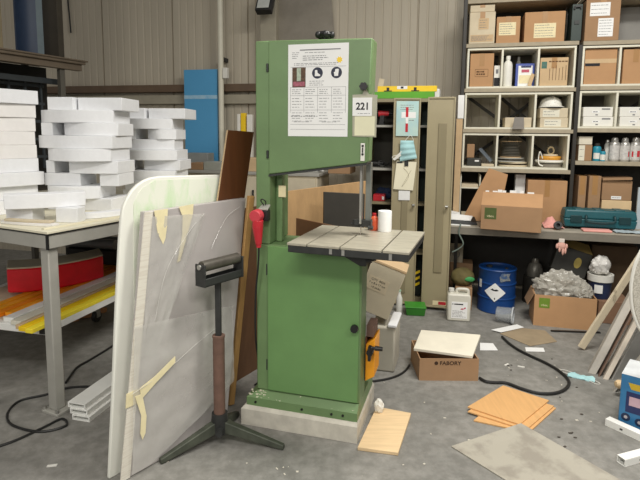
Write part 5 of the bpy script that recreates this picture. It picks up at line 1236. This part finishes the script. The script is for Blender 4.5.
cable('air_hose', 'thick black hose looping from the carton past the beech panels to the cardboard', [(479.5,379.5),(486,383),(495,384),(506,384.5),(521,390),(537,394.5),(553,395),(564,391.5),(569,385),(566,378.5),(557,371),(545,364),(533,358.5),(519,351.5),(510,345.5),(505,341),(502,338)], .0095, 'hose')
# beech panels: lowest first
def panel_stack(px, z, label):
    pts = [fl(x, y, z) for x, y in px]
    o = MB().prism(pts, (0,0,.008)).build('beech_panel', BEECH, None, bevel=.0008)
    e_ = MB()
    return tag(o, label, 'panel', 'beech panels on the floor')
panel_stack([(473.5,421.5),(529,433.5),(556,409),(502,397)], .0006, 'bottom beech panel of the three on the floor')
panel_stack([(467.5,412.5),(526,431),(554,407),(503,392)], .0092, 'middle beech panel of the three on the floor')
panel_stack([(467.5,408),(519.5,425.5),(549,401.5),(503,386.5)], .0178, 'topmost beech panel of the three on the floor')
o = MB().prism([fl(451,447,.001), fl(548,507,.001), fl(626,484,.001), fl(521,424,.034)], (0,0,.005)).build('grey_sheet', GREYS); tag(o, 'large grey sheet lying on the floor at the bottom right, over the beech panels', 'sheet')
# plywood offcut and tissue
flat('plywood_piece', 'square light plywood piece on the floor beside the saw plinth', 'plywood', [(357.5,450.5),(398,456),(411,416),(376.5,409.5)], .018, PLYL, bevel=.002)
q = fl(375.5, 417)
o = MB().blob((0,0,.035),(.026,.022,.040),.22,4,6,flat=-.034).build('tissue', WHITE, None, loc=q + Vector((.02,.02,.0195))); tag(o, 'crumpled white tissue on the plywood piece beside the saw plinth', 'tissue')
# crumpled face mask on the floor
q0, q1 = fl(568, 375), fl(595, 381); L_ = (q1-q0).length; ang = math.atan2((q1-q0).y,(q1-q0).x)
fm_ = thing('face_mask', 'crumpled pale blue face mask lying on the floor', 'mask', q0, math.degrees(ang))
MB().surf(lambda i, j: (L_*i, -.03+.065*j*(.6+.4*math.sin(PI*i)), .006+.020*math.sin(PI*j)*(.6+.4*math.sin(i*9))+.008*noise.noise(Vector((i*6,j*6,3)))), 22, 10, (0,0,-.004)).build('mask_body', MASKB, fm_)
m = MB(); m.tube([(0,0,.008),(-.05,.03,.004),(-.03,.06,.004),(.03,.04,.006)], .002, 5); m.tube([(L_,-.01,.008),(L_+.03,-.03,.004),(L_+.01,-.05,.004),(L_-.03,-.03,.006)], .002, 5); m.build('ear_loop', WHITE, fm_)
# scraps on the floor
random.seed(21)
m = MB()
for k in range(38):
    x, y = random.choice([(random.uniform(495,575), random.uniform(355,385)), (random.uniform(555,600), random.uniform(378,425)), (random.uniform(240,300), random.uniform(440,475)), (random.uniform(120,330), random.uniform(400,478)), (random.uniform(380,480), random.uniform(335,470))])
    if (x < 160 and y > 440): continue
    q = fl(x, y); s_ = random.uniform(.002,.008); a = random.uniform(0,PI); d_ = Vector((math.cos(a),math.sin(a),0))*s_; p_ = Vector((-d_.y,d_.x,0))*random.uniform(.3,.9)
    m.prism([q-d_-p_+Vector((0,0,.0006)), q+d_-p_+Vector((0,0,.0006)), q+d_+p_+Vector((0,0,.0006)), q-d_+p_+Vector((0,0,.0006))], (0,0,.002))
o = m.build('floor_scraps', M('pale_scrap','#cfc9ba',.8,var=.15), None, smooth=False); tag(o, 'small pale scraps and chips scattered over the concrete floor', 'scraps', kind='stuff')
m = MB()
for k in range(13):
    x, y = random.choice([(random.uniform(555,585), random.uniform(386,420)), (random.uniform(500,560), random.uniform(350,372)), (random.uniform(555,578), random.uniform(428,452))])
    q = fl(x, y); s_ = random.uniform(.003,.008); a = random.uniform(0,PI)
    m.blob(q+Vector((0,0,.003)), (s_*1.5, s_, .003), .5, 5, k, sub=1)
o = m.build('dark_scraps', M('dark_scrap','#4b453d',.9,var=.2), None); tag(o, 'dark crumbs and dirt on the floor at the right', 'dirt', kind='stuff')
for (x, y, a, lb) in ((52,466,15,'small white chip on the floor at the lower left'),(506.5,365,40,'small white chip on the floor in front of the hose loop'),(521,367,-20,'small white chip on the floor inside the hose loop, right one')):
    o = MB().prism([(-.022,-.005,0),(.02,-.008,0),(.024,.006,0),(-.02,.007,0)],(0,0,.004)).build('white_chip', WHITE, None, loc=fl(x,y)+Vector((0,0,.0006)), rot=(0,0,R(a))); tag(o, lb, 'chip')

# boards leaning at the right photo edge
LN = Vector((.46, .04, 0))
def lean_board(label, px0, wid, dep, hgt, mat, z0=.0, d=(.30,.95), name='leaning_board', cat='board', lean=None):
    q = fl(*px0); dv = Vector((d[0], d[1], 0)).normalized()*dep; L = (lean or LN)*hgt + Vector((0,0,hgt))
    pv = Vector((dv.y, -dv.x, 0)).normalized()*wid          # thickness to the right
    a = [q, q+pv, q+pv+dv, q+dv]
    o = MB().hexa(a + [k + L for k in a]).build(name, mat, None, bevel=.001); return tag(o, label, cat)
o = MB().beam(fl(581,350)+Vector((0,0,.018)), fl(581,350)+Vector((.55,-.06,1.10)), .048, .024, (0,1,0)).build('wooden_batten', M('worn_cream_wood', '#d9cbb0', .7, hex2='#8d7f6a', scale=9, thr=(.56,.68), stretch=(3,3,1)), None, bevel=.002); tag(o, 'worn cream wooden batten leaning leftmost against the boards at the right', 'batten')
VD = (.47,.88)
lean_board('pale grey board leaning next to the cream batten', (588,373), .046, .09, 1.2, M('pale_grey_board','#b6b0a6',.6), d=VD)
lean_board('thin dark brown board between the two pale leaning boards', (598,376.5), .010, .09, 1.15, M('brown_edge','#6d5648',.6), d=VD)
lean_board('cream edged board leaning right of the thin dark brown board', (603,379), .030, .09, 1.15, M('cream_edge','#cabfb0',.6), d=VD)
lean_board('wide grey panel leaning behind the wooden rod at the right', (611,379), .012, .24, 1.1, GREYB, d=(.95,.30), lean=Vector((.50,.10,0)))
lean_board('thin grey board leaning nearest to the blue box', (613,392), .010, .05, .9, M('grey_edge','#a29d94',.6), d=VD, lean=Vector((.72,.05,0)))
a, b_ = fl(614,376,.05), dp(634, 367, 3.05)
o = thing('wooden_rod', 'short wooden rod end lying between the leaning boards and the blue box', 'rod', (0,0,0))
MB().cyl(fl(617,395)+Vector((0,-.01,.075)), fl(640,390)+Vector((.1,.0,.10)), .016, n=14).build('rod', M('grey_rod','#85827b',.6), o)
MB().lathe([(0,-.02),(.018,-.015),(.026,0),(.024,.02),(.016,.03),(0,.032)],16, Matrix.Translation(fl(617,395)+Vector((-.005,-.012,.075))) @ Matrix.Rotation(R(90),4,'Y')).build('wooden_tip', PLYL, o)
# round woven pad
rp = thing('round_pad', 'edge of a round pale woven pad at the right photo border', 'pad', (0,0,0))
c = dp(668, 288, 2.55); X = Matrix.Translation(c) @ Matrix.Rotation(R(-18),4,'Z') @ Matrix.Rotation(R(90),4,'X') @ Matrix.Diagonal((.62,1.15,1,1))
MB().lathe([(0,-.012),(.25,-.012),(.262,0),(.25,.012),(0,.012)],48,X).build('pad', M('woven_pad','#c9c4b8',.8,hex2='#aaa598',scale=160,thr=(.45,.55)), rp)
MB().tube([X @ Vector((.262*math.cos(2*PI*i/40), .262*math.sin(2*PI*i/40), 0)) for i in range(40)], .010, 8, closed=True, samples=1).build('rim', WHITE, rp)
# stand that carries the pad and the boards, just outside the frame
hp = c + Vector((.56,.06,0))
o = MB().box(-.03,.03,-.03,.03,.012,hp.z).box(-.15,.15,-.15,.15,0,.012).box(-.40,-.0301,-.02,.01,hp.z-.05,hp.z-.01).build('pad_stand', DSTEEL, None, loc=(hp.x,hp.y,0)); tag(o, 'grey steel stand carrying the round pad, beyond the right photo border', 'stand')
# blue box
bx0 = fl(617.5, 424)
bb = thing('blue_box', 'blue printed cardboard box with pictures at the right photo edge', 'box', bx0, -40)
PBLUE = M('printed_blue','#2c6a9c',.4,hex2='#3f86b5',scale=6)
w, d, h = .42, .24, .29
MB().box(0,w,0,d,0,h).build('body', PBLUE, bb, bevel=.004)
MB().box(.0,w,.0,d,h+.0003,h+.001).build('white_top', M('white_gloss','#dfe3e6',.35), bb)
MB().prism([(.10,.0,h+.0012),(w,.0,h+.0012),(w,d*.8,h+.0012)],(0,0,.0008)).build('blue_print', M('sky_print','#4a9ccc',.4), bb)
m = MB().prism([(.035,-.0004,.250),(w-.02,-.0004,.250),(w-.02,-.0004,.215),(.05,-.0004,.215)],(0,-.0008,0)); m.build('yellow_band', M('yellow_print','#c9a92e',.5), bb)
p = MB().box(.03,.17,-.0012,-.0004,.085,.200).build('dark_picture', M('dark_blue_print','#26305e',.6), bb); MB().box(.045,.105,-.002,-.0013,.125,.175).build('pink_print', M('pink_print','#c9a9b4',.5), p)
for fx_, fz in ((.035,.055),(.10,.045),(.16,.040)): 
    k = MB().prism([(fx_+.022*math.cos(2*PI*i/20),-.0004,fz+.022*math.sin(2*PI*i/20)) for i in range(20)],(0,-.0008,0)).build('round_picture', M('navy_print','#1d2f4f',.5), bb)
    MB().prism([(fx_+.009*math.cos(2*PI*i/12),-.0013,fz+.009*math.sin(2*PI*i/12)) for i in range(12)],(0,-.0006,0)).build('pale_dot', M('pale_print','#b8b2b5',.5), k)
MB().box(-.0012,-.0004,.05,.12,.05,.09).box(-.0012,-.0004,.05,.16,.13,.17).build('side_print', M('grey_blue_print','#8aa2b3',.5), bb)
# white square profiles on the floor at the right
def profile(label, pa, pb, wd=.045, ht=.038):
    a, b = fl(*pa), fl(*pb); a.z = b.z = 0; L = (b-a).length
    t = thing('aluminium_profile', label, 'profile', a, math.degrees(math.atan2((b-a).y,(b-a).x)))
    m = MB(); m.box(0,L,-wd/2,wd/2,0,.004); m.box(0,L,-wd/2,wd/2,ht-.004,ht); m.box(0,L,-wd/2,-wd/2+.004,.004,ht-.004); m.box(0,L,wd/2-.004,wd/2,.004,ht-.004)
    m.build('profile', ALU, t, bevel=.001)
    MB().box(L*.32,L*.32+.014,-wd/2-.0008,-wd/2-.0001,ht*.35,ht*.6).build('hole', DSTEEL, t)
    return t
profile('white square profile lying on the floor in front of the blue box', (607,424), (655,446))
profile('white square profile lying on the floor nearest the bottom right corner', (620.5,464.5), (665,452.5))

# ================================================================== LIGHT AND CAMERA
def area(name, loc, size, power, col=(1,.97,.91), rot=(0,0,0), sy=None):
    l = bpy.data.lights.new(name, 'AREA'); l.energy = power; l.size = size; l.color = col
    if sy: l.shape = 'RECTANGLE'; l.size_y = sy
    o = bpy.data.objects.new(name, l); COL.objects.link(o); o.location = loc; o.rotation_euler = rot; return o
area('hall_or_fill_light', (1.5, 2.3, 3.95), 1.6, 128, sy=.5)
area('hall_or_fill_light', (-.5, -.5, 3.7), 1.8, 105, sy=.5)
area('hall_or_fill_light', (2.4, -.9, 4.2), 1.6, 95, sy=.5)
area('hall_or_fill_light', (-2.6, -2.6, 2.9), 1.4, 62, rot=(R(38), 0, R(-25)), sy=.8)  # added fill lamp low behind the camera, brightens the trolley under the table
W = bpy.data.worlds.new('hall_ambience'); SC.world = W; W.use_nodes = True
W.node_tree.nodes['Background'].inputs[0].default_value = (1, .96, .9, 1); W.node_tree.nodes['Background'].inputs[1].default_value = .27
cam = bpy.data.cameras.new('camera'); co = bpy.data.objects.new('camera', cam); COL.objects.link(co)
co.location = (0, 0, EYE); co.rotation_euler = (Matrix.Rotation(PI/2 - _p, 3, 'X') @ Matrix.Rotation(ROLL, 3, 'Z')).to_euler()
cam.sensor_fit = 'HORIZONTAL'; cam.sensor_width = 36; cam.lens = 36*F/640; cam.shift_y = (CY - 240)/640; cam.clip_start = .05
SC.camera = co
SC.view_settings.view_transform = 'Standard'; SC.view_settings.look = 'None'; SC.view_settings.gamma = 1; SC.view_settings.use_curve_mapping = False
SC.view_settings.exposure = 0.0
